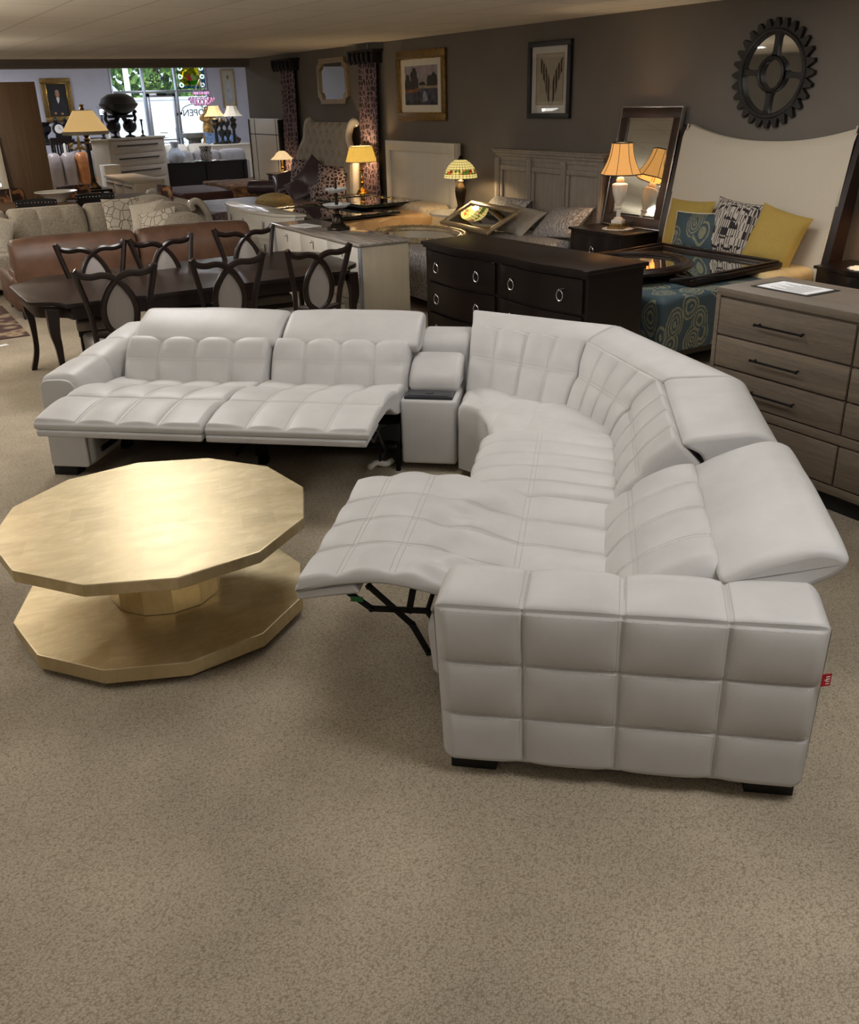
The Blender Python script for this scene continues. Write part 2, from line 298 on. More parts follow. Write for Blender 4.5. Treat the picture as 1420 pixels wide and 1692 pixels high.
# ------------------------------------------------------------------ geometry helpers
def RZ(a): return Matrix.Rotation(a, 4, 'Z')
def RX(a): return Matrix.Rotation(a, 4, 'X')
def RY(a): return Matrix.Rotation(a, 4, 'Y')
def TR(x, y, z): return Matrix.Translation((x, y, z))
class MB:
    """collects shapes and links them as ONE mesh object"""
    def __init__(s): s.v = []; s.f = []; s.m = []; s.n = 0
    def add(s, verts, faces, mi=0, X=None):
        v = np.asarray(verts, float).reshape(-1, 3)
        if X is not None:
            A = np.array(X); v = v@A[:3, :3].T + A[:3, 3]
        s.v.append(v); o = s.n; s.n += len(v)
        s.f += [tuple(i+o for i in f) for f in faces]; s.m += [mi]*len(faces); return s
    def bm(s, b, mi=0, X=None):
        b.verts.index_update(); v = [tuple(p.co) for p in b.verts]; f = [tuple(q.index for q in g.verts) for g in b.faces]; b.free(); return s.add(v, f, mi, X)
    def box(s, c, d, bev=0.0, mi=0, X=None, seg=2):
        x, y, z = d[0]/2, d[1]/2, d[2]/2
        v = [(-x, -y, -z), (x, -y, -z), (x, y, -z), (-x, y, -z), (-x, -y, z), (x, -y, z), (x, y, z), (-x, y, z)]
        f = [(0, 3, 2, 1), (4, 5, 6, 7), (0, 1, 5, 4), (1, 2, 6, 5), (2, 3, 7, 6), (3, 0, 4, 7)]
        T = TR(*c) if X is None else X@TR(*c)
        if bev <= 0: return s.add(v, f, mi, T)
        b = bmesh.new(); vs = [b.verts.new(p) for p in v]
        for q in f: b.faces.new([vs[i] for i in q])
        bmesh.ops.bevel(b, geom=b.edges[:], offset=min(bev, .49*min(d)), segments=seg, affect='EDGES', profile=.5)
        return s.bm(b, mi, T)
    def b2(s, lo, hi, bev=0.0, mi=0, X=None, seg=2):
        return s.box([(a+b)/2 for a, b in zip(lo, hi)], [abs(b-a) for a, b in zip(lo, hi)], bev, mi, X, seg)
    def lathe(s, prof, n=24, mi=0, X=None, flute=0, fa=0.0, sx=1, sy=1):
        v = []; f = []; k = len(prof)
        for i in range(n):
            a = 2*PI*i/n; q = 1 + fa*math.cos(flute*a)
            for r, z in prof: v.append((r*q*math.cos(a)*sx, r*q*math.sin(a)*sy, z))
        for i in range(n):
            j = (i+1) % n
            for t in range(k-1): f.append((i*k+t, j*k+t, j*k+t+1, i*k+t+1))
        if prof[0][0] > 1e-6: f.append(tuple(i*k for i in range(n-1, -1, -1)))
        if prof[-1][0] > 1e-6: f.append(tuple(i*k+k-1 for i in range(n)))
        return s.add(v, f, mi, X)
    def shell(s, prof, n=24, mi=0, X=None, **kw):
        """open lathe (no caps)"""
        v = []; f = []; k = len(prof); sq = kw.get('sq', 0)
        for i in range(n):
            a = 2*PI*i/n; q = 1.0
            if sq: q = 1/max(abs(math.cos(a)), abs(math.sin(a)))**sq
            if kw.get('flute'): q *= 1 + kw['fa']*math.cos(kw['flute']*a)
            for r, z in prof: v.append((r*q*math.cos(a), r*q*math.sin(a), z))
        for i in range(n):
            j = (i+1) % n
            for t in range(k-1): f.append((i*k+t, j*k+t, j*k+t+1, i*k+t+1))
        return s.add(v, f, mi, X)
    def tube(s, path, r, n=8, mi=0, X=None, closed=False, flat=1.0, up=(0, 0, 1)):
        P = [Vector(p) for p in path]; m = len(P); R = r if isinstance(r, (list, tuple)) else [r]*m; v = []; f = []
        for i in range(m):
            a = P[(i-1) % m] if (closed or i) else P[i]; b = P[(i+1) % m] if (closed or i < m-1) else P[i]
            t = (b-a).normalized(); u = Vector(up)
            if i == 0:
                if abs(t.dot(u)) > .97: u = Vector((1, 0, 0)) if abs(t.x) < .9 else Vector((0, 1, 0))
                e = t.cross(u).normalized()
            else: e = (e-t*t.dot(e)).normalized()
            g = e.cross(t)
            for k in range(n):
                q = 2*PI*k/n + PI/n; v.append(P[i] + e*(R[i]*math.cos(q)) + g*(R[i]*flat*math.sin(q)))
        for i in range(m if closed else m-1):
            j = (i+1) % m
            for k in range(n): l = (k+1) % n; f.append((i*n+k, i*n+l, j*n+l, j*n+k))
        if not closed: f.append(tuple(range(n-1, -1, -1))); f.append(tuple((m-1)*n+k for k in range(n)))
        return s.add([tuple(p) for p in v], f, mi, X)
    def prism(s, poly, z0, z1, bev=0.0, mi=0, X=None, seg=2):
        k = len(poly); A = sum(poly[i][0]*poly[(i+1) % k][1]-poly[(i+1) % k][0]*poly[i][1] for i in range(k))
        if A < 0: poly = poly[::-1]
        v = [(x, y, z0) for x, y in poly]+[(x, y, z1) for x, y in poly]
        f = [tuple(range(k-1, -1, -1)), tuple(range(k, 2*k))]+[(i, (i+1) % k, k+(i+1) % k, k+i) for i in range(k)]
        if bev <= 0: return s.add(v, f, mi, X)
        b = bmesh.new(); vs = [b.verts.new(p) for p in v]
        for q in f: b.faces.new([vs[i] for i in q])
        ed = [e for e in b.edges if abs(e.verts[0].co.z-e.verts[1].co.z) < 1e-6]
        bmesh.ops.bevel(b, geom=ed, offset=bev, segments=seg, affect='EDGES', profile=.5)
        return s.bm(b, mi, X)
    def grid(s, P, mi=0, X=None, wrap_u=False, wrap_v=False):
        P = np.asarray(P, float); a, b = P.shape[:2]; f = []
        for i in range(a if wrap_u else a-1):
            i2 = (i+1) % a
            for j in range(b if wrap_v else b-1):
                j2 = (j+1) % b; f.append((i*b+j, i2*b+j, i2*b+j2, i*b+j2))
        return s.add(P.reshape(-1, 3), f, mi, X)
    def ball(s, c, r, n=12, mi=0, X=None):
        rr = r if isinstance(r, (list, tuple)) else (r, r, r)
        T = TR(*c)@Matrix.Diagonal((*rr, 1)); T = T if X is None else X@T
        return s.lathe([(math.sin(PI*t/n), -math.cos(PI*t/n)) for t in range(n+1)], n+4, mi, T)
    def build(s, name, mat, parent=None, loc=None, ang=40, rot=None):
        me = bpy.data.meshes.new(name)
        v = np.concatenate(s.v) if s.v else np.zeros((0, 3))
        lens = np.fromiter((len(f) for f in s.f), int, len(s.f)); flat = np.fromiter((i for f in s.f for i in f), int, int(lens.sum()))
        me.vertices.add(len(v)); me.vertices.foreach_set('co', v.ravel())
        me.loops.add(len(flat)); me.loops.foreach_set('vertex_index', flat)
        me.polygons.add(len(lens)); st = np.concatenate([[0], np.cumsum(lens)[:-1]]) if len(lens) else []
        me.polygons.foreach_set('loop_start', np.asarray(st, int)); me.update(calc_edges=True)
        for k in (mat if isinstance(mat, (list, tuple)) else [mat]): me.materials.append(M[k])
        me.polygons.foreach_set('material_index', np.array(s.m, int)); me.validate()
        me.polygons.foreach_set('use_smooth', np.ones(len(me.polygons), bool))
        if ang < 180: me.set_sharp_from_angle(angle=math.radians(ang))
        o = bpy.data.objects.new(name, me); COL.objects.link(o)
        if parent: o.parent = parent
        if loc is not None: o.location = loc
        if rot is not None: o.rotation_euler = rot
        return o
def tag(o, label=None, cat=None, group=None, kind=None):
    if label: o['label'] = label
    if cat: o['category'] = cat
    if group: o['group'] = group
    if kind: o['kind'] = kind
    return o
def thing(name, label, cat, loc=(0, 0, 0), rotz=0.0, group=None):
    o = bpy.data.objects.new(name, None); COL.objects.link(o); o.empty_display_size = .1
    o.location = loc; o.rotation_euler = (0, 0, rotz); return tag(o, label, cat, group)
def dup(root, loc, rotz, label=None):
    def cp(o, par):
        c = o.copy(); COL.objects.link(c)
        if par: c.parent = par
        for ch in o.children: cp(ch, c)
        return c
    r = cp(root, None); r.location = loc; r.rotation_euler = (0, 0, rotz)
    if label: r['label'] = label
    return r
def struct(name, b, mat, parent=None, **k):
    o = b.build(name, mat, parent, **k)
    if not parent: o['kind'] = 'structure'
    return o
def wob(P, amp, freq, seed=0, n=7):
    """smooth pseudo-noise for wrinkles"""
    r = np.random.default_rng(seed); out = np.zeros(P.shape[:-1])
    for _ in range(n):
        k = r.normal(size=3); k *= freq*r.uniform(.6, 1.5)/np.linalg.norm(k); q = P@k + r.uniform(0, 6.28)
        out += np.sin(q + 1.2*np.sin(q*.7 + r.uniform(0, 6)))
    return amp*out/math.sqrt(n)

# --- upholstery: a closed outline lofted between two ends, padded between its seams
def outline(V, rads, step, arc=6):
    """V: (k,3) corner points of a closed loop; rounded corners. Returns points and the corner parameter of each."""
    V = np.asarray(V, float); k = len(V); pts = []; par = []
    lens = [np.linalg.norm(V[(i+1) % k]-V[i]) for i in range(k)]
    segs = [max(2, int(round(l/step))) for l in lens]
    return V, rads, segs, arc, k
def loop_points(V, rads, segs, arc):
    V = np.asarray(V, float); k = len(V); pts = []; par = []
    for i in range(k):
        p = V[i]; a = V[i-1]; b = V[(i+1) % k]; la = np.linalg.norm(a-p); lb = np.linalg.norm(b-p)
        ra = min(rads[i], .48*la); rb = min(rads[i], .48*lb); A = p+(a-p)/la*ra; B = p+(b-p)/lb*rb
        for t in np.linspace(0, 1, arc+1):
            pts.append((1-t)**2*A+2*t*(1-t)*p+t*t*B); par.append(i-(ra/la)*(1-t)+(rb/lb)*t)
        nx = V[(i+1) % k]; nb = V[(i+2) % k]; r2 = min(rads[(i+1) % k], .48*lb); C = nx+(p-nx)/lb*r2
        for t in np.linspace(0, 1, segs[i]+1)[1:-1]:
            pts.append(B+(C-B)*t); par.append(i+rb/lb+(1-r2/lb-rb/lb)*t)
    return np.array(pts), np.array(par)
def loft(mb, V0, V1, rads, step=.012, nw=None, seams_w=(), seams_l=(), arcrng=None, P=.014, rho=.022, groove=.004, endr=.03, crown=0.0, wr=0.0, wf=9, seed=1, stitch=0, off=.010, mi=0, tmi=1, arc=6, X=None, bulge=None):
    """seams_w: fractions across the width; seams_l: corner parameters along the outline; arcrng: (param lo, hi) that is padded"""
    V0 = np.asarray(V0, float); V1 = np.asarray(V1, float); k = len(V0)
    lens = [max(np.linalg.norm(V0[(i+1) % k]-V0[i]), np.linalg.norm(V1[(i+1) % k]-V1[i])) for i in range(k)]
    segs = [max(2, int(round(l/step))) for l in lens]
    A, par = loop_points(V0, rads, segs, arc); B, _ = loop_points(V1, rads, segs, arc)
    width = np.linalg.norm((B-A).mean(0)); nw = nw or max(6, int(width/step))
    u = np.linspace(0, 1, nw+1)
    if endr > 0:
        q = np.linspace(0, 1, 6)[:-1]; e = (endr/width)*(1-np.cos(q*PI/2)) ; u = np.concatenate([e, u[(u > endr/width) & (u < 1-endr/width)], 1-e[::-1]])
    G = A[None]*(1-u[:, None, None]) + B[None]*u[:, None, None]
    tl = np.roll(G, -1, 1)-np.roll(G, 1, 1); tw = np.broadcast_to((B-A)[None], G.shape)
    Nn = np.cross(tl, tw); Nn /= np.linalg.norm(Nn, axis=2, keepdims=True)+1e-12
    ctr = G.mean(1, keepdims=True)
    vol = ((G-ctr)*Nn).sum()
    if vol < 0: Nn = -Nn
    s = np.concatenate([[0], np.cumsum(np.linalg.norm(np.diff(A, axis=0), axis=1))]); s1 = np.concatenate([[0], np.cumsum(np.linalg.norm(np.diff(B, axis=0), axis=1))])
    S = s[None]*(1-u[:, None])+s1[None]*u[:, None]
    order = np.argsort(par)
    def arc_of(p): return np.interp(p, par[order], np.arange(len(par))[order])
    Wd = u[:, None]*np.linalg.norm(B-A, axis=1)[None]
    lo, hi = arcrng if arcrng else (-1e9, 1e9)
    idx = np.arange(len(par))
    if arcrng:
        ilo, ihi = arc_of(lo), arc_of(hi); sl = np.interp(ilo, idx, s); sh = np.interp(ihi, idx, s)
        msk = np.clip((s-sl)/.012, 0, 1)*np.clip((sh-s)/.012, 0, 1)
    else: msk = np.ones(len(par)); ilo, ihi = 0, len(par)-1
    pad = np.ones_like(S); gr = np.zeros_like(S)
    for w in seams_w:
        d = np.abs(u[:, None]-w)*np.linalg.norm(B-A, axis=1)[None]; pad *= 1-np.exp(-(d/rho)); gr += np.exp(-(d/.006)**2)
    for p in seams_l:
        i0 = arc_of(p); sp = np.array([np.interp(i0, idx, S[j]) for j in range(len(u))])[:, None]
        d = np.abs(S-sp); pad *= 1-np.exp(-(d/rho)); gr += np.exp(-(d/.006)**2)
    disp = (P*pad - groove*gr)*msk[None]
    if crown: disp = disp + crown*(1-(2*u[:, None]-1)**4)*msk[None]
    if bulge is not None: disp = disp + bulge(u[:, None], par[None])
    if wr: disp = disp + wob(G, wr, wf, seed)*msk[None]
    if endr > 0:
        du = np.minimum(u, 1-u)*width; e = np.where(du < endr, endr-np.sqrt(np.maximum(0, endr**2-(endr-du)**2)), 0)
        fade = np.clip(du/endr, 0, 1)[:, None]; disp = disp*fade - e[:, None]
    Q = G + Nn*disp[..., None]
    m = len(par); v0 = mb.n
    mb.grid(Q, mi, X, wrap_v=True)
    nU = len(u)
    mb.add(Q[0], [tuple(range(m))], mi, X); mb.add(Q[-1], [tuple(range(m-1, -1, -1))], mi, X)
    if stitch:
        def ev(iu, ia):
            iu = min(max(iu, 0), nU-1.001); ia = ia % m; a = int(iu); b = int(ia); fu = iu-a; fa = ia-b; b2 = (b+1) % m
            p = (Q[a, b]*(1-fa)+Q[a, b2]*fa)*(1-fu)+(Q[a+1, b]*(1-fa)+Q[a+1, b2]*fa)*fu; return p, Nn[a, b]
        def dash(p, q, nn):
            t = q-p; l = np.linalg.norm(t)
            if l < 1e-6: return
            t /= l; b = np.cross(t, nn); h = .0014
            c = [p-b*h-nn*.001, p+b*h-nn*.001, q+b*h-nn*.001, q-b*h-nn*.001]; mid = (p+q)/2+nn*.0019
            mb.add(c+[mid-t*l*.3, mid+t*l*.3], [(0, 1, 4), (1, 2, 5, 4), (2, 3, 5), (3, 0, 4, 5)], tmi, X)
        for w in seams_w:
            sk = np.arange(np.interp(ilo, idx, s)+.01, np.interp(ihi, idx, s)-.01, stitch)
            for sg in (-1, 1):
                iu = np.interp(w+sg*off/width, u, np.arange(nU))
                for a in sk:
                    p, nn = ev(iu, np.interp(a, s, idx)); q, _ = ev(iu, np.interp(a+stitch*.62, s, idx)); dash(p, q, nn)
        for pl in seams_l:
            s0 = np.interp(arc_of(pl), idx, s)
            for sg in (-1, 1):
                ia = np.interp(s0+sg*off, s, idx)
                for w in np.arange(.02, width-.02, stitch):
                    p, nn = ev(np.interp(w/width, u, np.arange(nU)), ia); q, _ = ev(np.interp((w+stitch*.62)/width, u, np.arange(nU)), ia); dash(p, q, nn)
    return Q
def lo2(pts, w, ax):
    """outline in a vertical plane: ax 't' -> points are (t,z) at s=w ; ax 's' -> points are (s,z) at t=w"""
    return [((w, a, z) if ax == 't' else (a, w, z)) for a, z in pts]
def cushion_plan(mb, poly, z0, z1, r=.04, crown=.02, n=120, rings=16, wr=0, wf=9, seed=3, seams=(), P=.012, rho=.03, mi=0, X=None, drape=0):
    """a soft slab over a plan outline, its top padded between seams"""
    poly = np.asarray(poly, float); k = len(poly); seg = np.linalg.norm(np.roll(poly, -1, 0)-poly, axis=1); cum = np.concatenate([[0], np.cumsum(seg)])
    t = np.linspace(0, cum[-1], n, endpoint=False); pp = np.vstack([poly, poly[:1]])
    C = np.stack([np.interp(t, cum, pp[:, i]) for i in (0, 1)], 1)
    for _ in range(3): C = .25*np.roll(C, 1, 0)+.5*C+.25*np.roll(C, -1, 0)
    c = C.mean(0); L_ = np.linalg.norm(C-c, axis=1).mean(); rows = []
    for z in np.linspace(z0, z1-r, 7): rows.append((1.0, z))
    for q in np.linspace(0, PI/2, 7)[1:]: rows.append((1-(1-math.cos(q))*r/L_, z1-r+math.sin(q)*r))
    e = rows[-1][0]
    for f in np.linspace(e, 0.02, rings)[1:]: rows.append((f, z1+crown*(1-(f/e)**2)))
    Pn = np.stack([np.concatenate([c+(C-c)*f, np.full((n, 1), z)], 1) for f, z in rows])
    if seams:
        d = np.ones(Pn.shape[:2])
        for a, b in seams:
            a = np.array(a); b = np.array(b); q = Pn[..., :2]-a; tt = np.clip((q@(b-a))/((b-a)@(b-a)), 0, 1)
            dist = np.linalg.norm(q-tt[..., None]*(b-a), axis=2); d *= 1-np.exp(-dist/rho)
        Pn[8:, :, 2] += P*(d[8:]-1)
        out = Pn[:8, :, :2]-c; Pn[:8, :, :2] += out/np.linalg.norm(out, axis=2, keepdims=True)*(P*(d[:8]-1))[..., None]
    if wr:
        Pn[..., 2] += wob(Pn, wr, wf, seed)*np.linspace(.1, 1, len(rows))[:, None]
        w2 = wob(Pn, wr, wf*1.4, seed+1); out = Pn[:8, :, :2]-c; Pn[:8, :, :2] += out/np.linalg.norm(out, axis=2, keepdims=True)*w2[:8][..., None]
    mb.grid(Pn, mi, X, wrap_v=True)
    mb.add(Pn[-1], [tuple(range(n))], mi, X); mb.add(Pn[0], [tuple(range(n-1, -1, -1))], mi, X); return Pn
def pillow_mb(w, h, t, seed=0, wr=.006, pinch=.07, n=26):
    """square cushion standing on its lower edge, face along -Y, centred at its middle"""
    u = np.linspace(-1, 1, n); a, b = np.meshgrid(u, u, indexing='ij'); mb = MB()
    x = a*w/2*(1-pinch*(1-b**2)); z = b*h/2*(1-pinch*(1-a**2))
    th = t/2*np.maximum(0, (1-np.abs(a)**2.6))**.55*np.maximum(0, (1-np.abs(b)**2.6))**.55
    for sgn in (-1, 1):
        Pn = np.stack([x, sgn*th, z], -1); Pn[..., 1] += sgn*np.where(th > .004, wob(Pn+sgn*3, wr, 16, seed), 0)
        mb.grid(Pn if sgn > 0 else Pn[::-1])
    rim = [(x[i, 0], 0, z[i, 0]) for i in range(n)]+[(x[-1, j], 0, z[-1, j]) for j in range(1, n)]+[(x[i, -1], 0, z[i, -1]) for i in range(n-2, -1, -1)]+[(x[0, j], 0, z[0, j]) for j in range(n-2, 0, -1)]
    return mb, rim
def smooth_path(pts, n=6):
    """Catmull-Rom"""
    P = [np.array(p, float) for p in pts]; P = [2*P[0]-P[1]]+P+[2*P[-1]-P[-2]]; out = []
    for i in range(1, len(P)-2):
        for t in np.linspace(0, 1, n, endpoint=False):
            a, b, c, d = P[i-1:i+3]; out.append(tuple(.5*((2*b)+(-a+c)*t+(2*a-5*b+4*c-d)*t*t+(-a+3*b-3*c+d)*t**3)))
    out.append(tuple(P[-2])); return out
# ------------------------------------------------------------------ the setting
XW = 7.15; YP = 18.35; YF = 30.0; XL = -5.5; YB = -3.5; XR = 14.0; ZF = 3.45
b = MB(); b.add([(XL, YB, 0), (XR, YB, 0), (XR, YF+.2, 0), (XL, YF+.2, 0)], [(0, 1, 2, 3)]); struct('floor', b, 'carpet')
b = MB(); b.b2((XL, YB, ROOM_H), (XW, YP, ROOM_H+.06)); struct('ceiling', b, 'ceiling_tile')
b = MB(); b.b2((XL, YP+.3, ZF), (XR, YF+.2, ZF+.06)); struct('ceiling_front', b, 'ceiling_tile')
b = MB(); b.b2((XW, YB, 0), (XW+.14, YP+.2, ROOM_H)); struct('wall_right', b, 'wall_paint')
b = MB(); b.b2((XL-.14, YB, 0), (XL, YF+.2, ZF)); struct('wall_left', b, 'wall_paint')
b = MB(); b.b2((XL, YB-.14, 0), (XW+.14, YB, ROOM_H)); struct('wall_back', b, 'wall_paint')
b = MB(); b.b2((XL, YP, 2.625), (XW+.14, YP+.3, ZF+.06)); b.b2((XL, YP-.05, 2.70), (XW, YP, ROOM_H), mi=0); struct('wall_header', b, 'wall_paint')
b = MB(); b.b2((XW+.14, YP+.05, 0), (XR, YP+.3, ZF)); struct('wall_partition', b, 'far_wall_paint')
b = MB(); b.b2((XR, YP, 0), (XR+.14, YF+.2, ZF)); struct('wall_side', b, 'far_wall_paint')
# shop front: wall pieces around two openings
WX0, WX1, WX2, WX3 = 7.44, 8.36, 9.33, 10.28
b = MB()
for lo, hi in (((XL, YF, 0), (WX0, YF+.2, ZF)), ((WX0, YF, 3.12), (WX3, YF+.2, ZF)), ((WX3, YF, 0), (XR, YF+.2, ZF))): b.b2(lo, hi)
struct('wall_far', b, 'far_wall_paint')
TRZ = 2.35
w1 = MB()
for x in (WX0, WX1, WX2, WX3): w1.b2((x-.035, YF-.03, .0), (x+.035, YF+.09, 3.12), .006)
for z in (.04, TRZ, 3.09): w1.b2((WX0, YF-.025, z-.035), (WX3, YF+.085, z+.035), .006)
wo = struct('window_1', w1, 'aluminium')
for x0, x1 in ((WX0, WX1), (WX1, WX2), (WX2, WX3)):
    p = MB(); p.b2((x0+.035, YF+.03, TRZ+.035), (x1-.035, YF+.036, 3.055)); p.build('pane', 'glass', wo)
for x0, x1 in ((WX0, WX1), (WX2, WX3)):
    p = MB(); p.b2((x0+.035, YF+.03, .075), (x1-.035, YF+.036, TRZ-.035)); p.build('pane', 'glass', wo)
d = MB(); dx0, dx1 = WX1+.05, WX2-.05
for x in (dx0, dx1-.09): d.b2((x, YF-.01, .02), (x+.09, YF+.05, TRZ-.05), .006)
for z0, z1 in ((.02, .22), (.36, .40), (TRZ-.15, TRZ-.05)): d.b2((dx0, YF-.01, z0), (dx1, YF+.05, z1), .006)
do = struct('door_1', d, 'aluminium')
p = MB(); p.b2((dx0+.09, YF+.015, .40), (dx1-.09, YF+.021, TRZ-.15)); p.build('pane', 'glass', do)
p = MB(); p.tube([(dx1-.12, YF-.05, .9), (dx1-.12, YF-.05, 1.35)], .014); p.b2((dx0+.1, YF-.06, 1.0), (dx1-.1, YF-.03, 1.04)); p.build('push_bar', 'aluminium', do)
p = MB(); p.b2((WX1+.35, YF-.09, TRZ-.11), (WX1+.62, YF-.03, TRZ-.05)); p.tube([(WX1+.62, YF-.06, TRZ-.08), (WX1+.85, YF-.1, TRZ-.07)], .012); p.build('door_closer', 'black_metal', do)
area('window_portal', (8.86, YF+.25, 1.6), 2.84, 3.1, 1, (1, 1, 1), (math.radians(-90), 0, 0), True)
# outdoors
b = MB(); b.add([(-25, YF+.2, -.02), (45, YF+.2, -.02), (45, 75, -.02), (-25, 75, -.02)], [(0, 1, 2, 3)]); struct('ground_outside', b, 'asphalt')

# ------------------------------------------------------------------ the white leather sectional
SO = (2.464, 4.585, 0); SR = math.radians(-40.5)
sofa = thing('sectional_sofa', 'white leather reclining sectional sofa with three raised footrests, wrapped around the gold table', 'sofa', SO, SR)
LM = ['leather', 'thread']; ST = .0075
def leather_part(name, fn, parent=sofa, **k):
    b = MB(); fn(b); return b.build(name, LM, parent, ang=60, **k)
# right arm, its outer face towards the camera
ar = [(-2.645, .05), (-2.645, .634), (-2.425, .668), (-2.415, .05)]
leather_part('arm', lambda b: loft(b, [(x, a, z) for x, (a, z) in zip((.70, .675, .69, .70), ar)], [(x, a, z) for x, (a, z) in zip((1.835, 1.846, 1.842, 1.835), ar)], [.03, .022, .06, .03], .006, seams_w=(.235, .49, .755), seams_l=(.318, .653, 1.0), arcrng=(-.02, 2.35), P=.018, rho=.035, groove=.006, endr=.04, stitch=ST, off=.010))
al0 = [(-2.05, .06), (-1.79, .06), (-1.785, .54), (-1.83, .615), (-2.02, .60)]; al1 = [(-2.07, .06), (-1.79, .06), (-1.785, .58), (-1.84, .685), (-2.03, .665)]
leather_part('arm', lambda b: loft(b, [(x, -.27, z) for x, z in al0], [(x, .88, z) for x, z in al1], [.03, .03, .09, .09, .06], .013, seams_w=(.36, .68), seams_l=(.45,), arcrng=(1.0, 4.9), P=.016, rho=.05, groove=.003, endr=.035, stitch=.009))
p = leather_part('arm_front_panel', lambda b: loft(b, [(-2.045, -.285, .06), (-1.795, -.285, .06), (-1.79, -.285, .535), (-1.835, -.285, .605), (-2.02, -.285, .592)], [(-2.045, -.262, .06), (-1.795, -.262, .06), (-1.79, -.262, .535), (-1.835, -.262, .605), (-2.02, -.262, .592)], [.03, .03, .08, .08, .05], .013, nw=6, endr=.008, P=0))
# pads with raised footrest: seat and leg rest in one
pad = [(-.79, .475), (-.80, .512), (-.62, .548), (-.30, .562), (-.02, .50), (.28, .455), (.30, .33), (-.05, .36), (-.28, .48), (-.62, .488)]
pr = [.012, .02, .12, .14, .12, .04, .05, .1, .08, .08]
for s0, s1, sd in ((-1.775, -.83, 3), (-.815, .055, 4)):
    leather_part('footrest', lambda b: loft(b, lo2(pad, s0, 't'), lo2(pad, s1, 't'), pr, .011, seams_w=(.26, .5, .745), seams_l=(2.55, 4.0), arcrng=(1.0, 5.0), P=.020, rho=.05, groove=.003, endr=.013, wr=.0016, wf=14, seed=sd, stitch=.009))
for s0, s1 in ((-1.76, -.835), (-.81, .04)):
    lp = [(-.795, .440), (-.80, .474), (-.5, .490), (-.5, .455)]
    leather_part('footrest_lip', lambda b: loft(b, lo2(lp, s0, 't'), lo2(lp, s1, 't'), [.01, .012, .01, .01], .02, endr=.006, P=.002))
# backs and headrests of the two left seats
bk = [(.16, .42), (.225, .60), (.315, .69), (.56, .66), (.62, .30), (.30, .30)]; bkr = [.05, .12, .03, .05, .05, .05]
hr = [(.305, .685), (.40, .765), (.575, .832), (.665, .805), (.60, .63), (.38, .62)]; hrr = [.03, .1, .045, .045, .04, .04]
for s0, s1 in ((-1.74, -.80), (-.785, .07)):
    leather_part('backrest', lambda b: loft(b, lo2(bk, s0, 't'), lo2(bk, s1, 't'), bkr, .011, seams_w=(.25, .5, .75), seams_l=(1.05,), arcrng=(-.02, 2.1), P=.030, rho=.045, groove=.004, endr=.03, crown=.008, wr=.0012, wf=16, seed=9, stitch=.009))
for s0, s1, sd in ((-1.715, -.755, 5), (-.742, .115, 6)):
    leather_part('headrest', lambda b: loft(b, lo2(hr, s0, 't'), lo2(hr, s1, 't'), hrr, .012, P=.004, endr=.028, crown=.010, wr=.0022, wf=11, seed=sd))
# console with cup tray and lid
b = MB(); b.b2((.055, .0, .05), (.385, .62, .445), .022, seg=3); con = b.build('console', LM, sofa)
b = MB(); b.box((.22, .085, .452), (.285, .135, .022), .006); b.box((.22, .075, .4645), (.235, .09, .004), .0); b.lathe([(.025, 0), (.025, .003), (.022, .0035)], 20, 0, TR(.22, .085, .4665)); b.build('cup_tray', 'tray_plastic', con)
cl = [(.175, .455), (.185, .53), (.30, .605), (.44, .615), (.46, .455)]
leather_part('console_lid', lambda b: loft(b, lo2(cl, .075, 't'), lo2(cl, .385, 't'), [.02, .05, .08, .03, .02], .015, P=.004, endr=.028, crown=.006), con)
cr = [(.50, .40), (.51, .655), (.58, .695), (.82, .69), (.84, .10), (.5, .10)]
leather_part('console_back', lambda b: loft(b, lo2(cr, .085, 't'), lo2(cr, .40, 't'), [.02, .06, .05, .04, .03, .03], .016, P=.004, endr=.025), con)
# corner wedge: seat, then three facets of back with fold-back headrests
wp = [(.40, -.06), (.40, .36), (.70, .20), (1.04, -.02), (1.30, -.42), (1.32, -.62), (.66, -.64), (.60, -.36), (.53, -.16)]
leather_part('seat', lambda b: cushion_plan(b, wp, .06, .462, .07, .02, 260, 56, .0012, 14, 5, seams=(((.40, .05), (.95, .05)), ((.72, .3), (.62, -.45)), ((.62, -.2), (1.3, -.5)), ((.56, -.06), (.40, .36)), ((.9, .2), (.80, -.6))), P=.022, rho=.04))
ms = [(.60, .06), (.585, .40), (.66, .470), (.90, .492), (1.30, .455), (1.30, .30), (.9, .06)]
leather_part('seat', lambda b: loft(b, [(x, -.57-.05*(x-.6), z) for x, z in ms], lo2(ms, -1.435, 's'), [.03, .09, .09, .1, .04, .03, .03], .010, seams_w=(.2, .4, .6, .8), seams_l=(2.92,), arcrng=(1.2, 4.0), P=.012, rho=.05, groove=.003, endr=.035, crown=.006, stitch=.009))
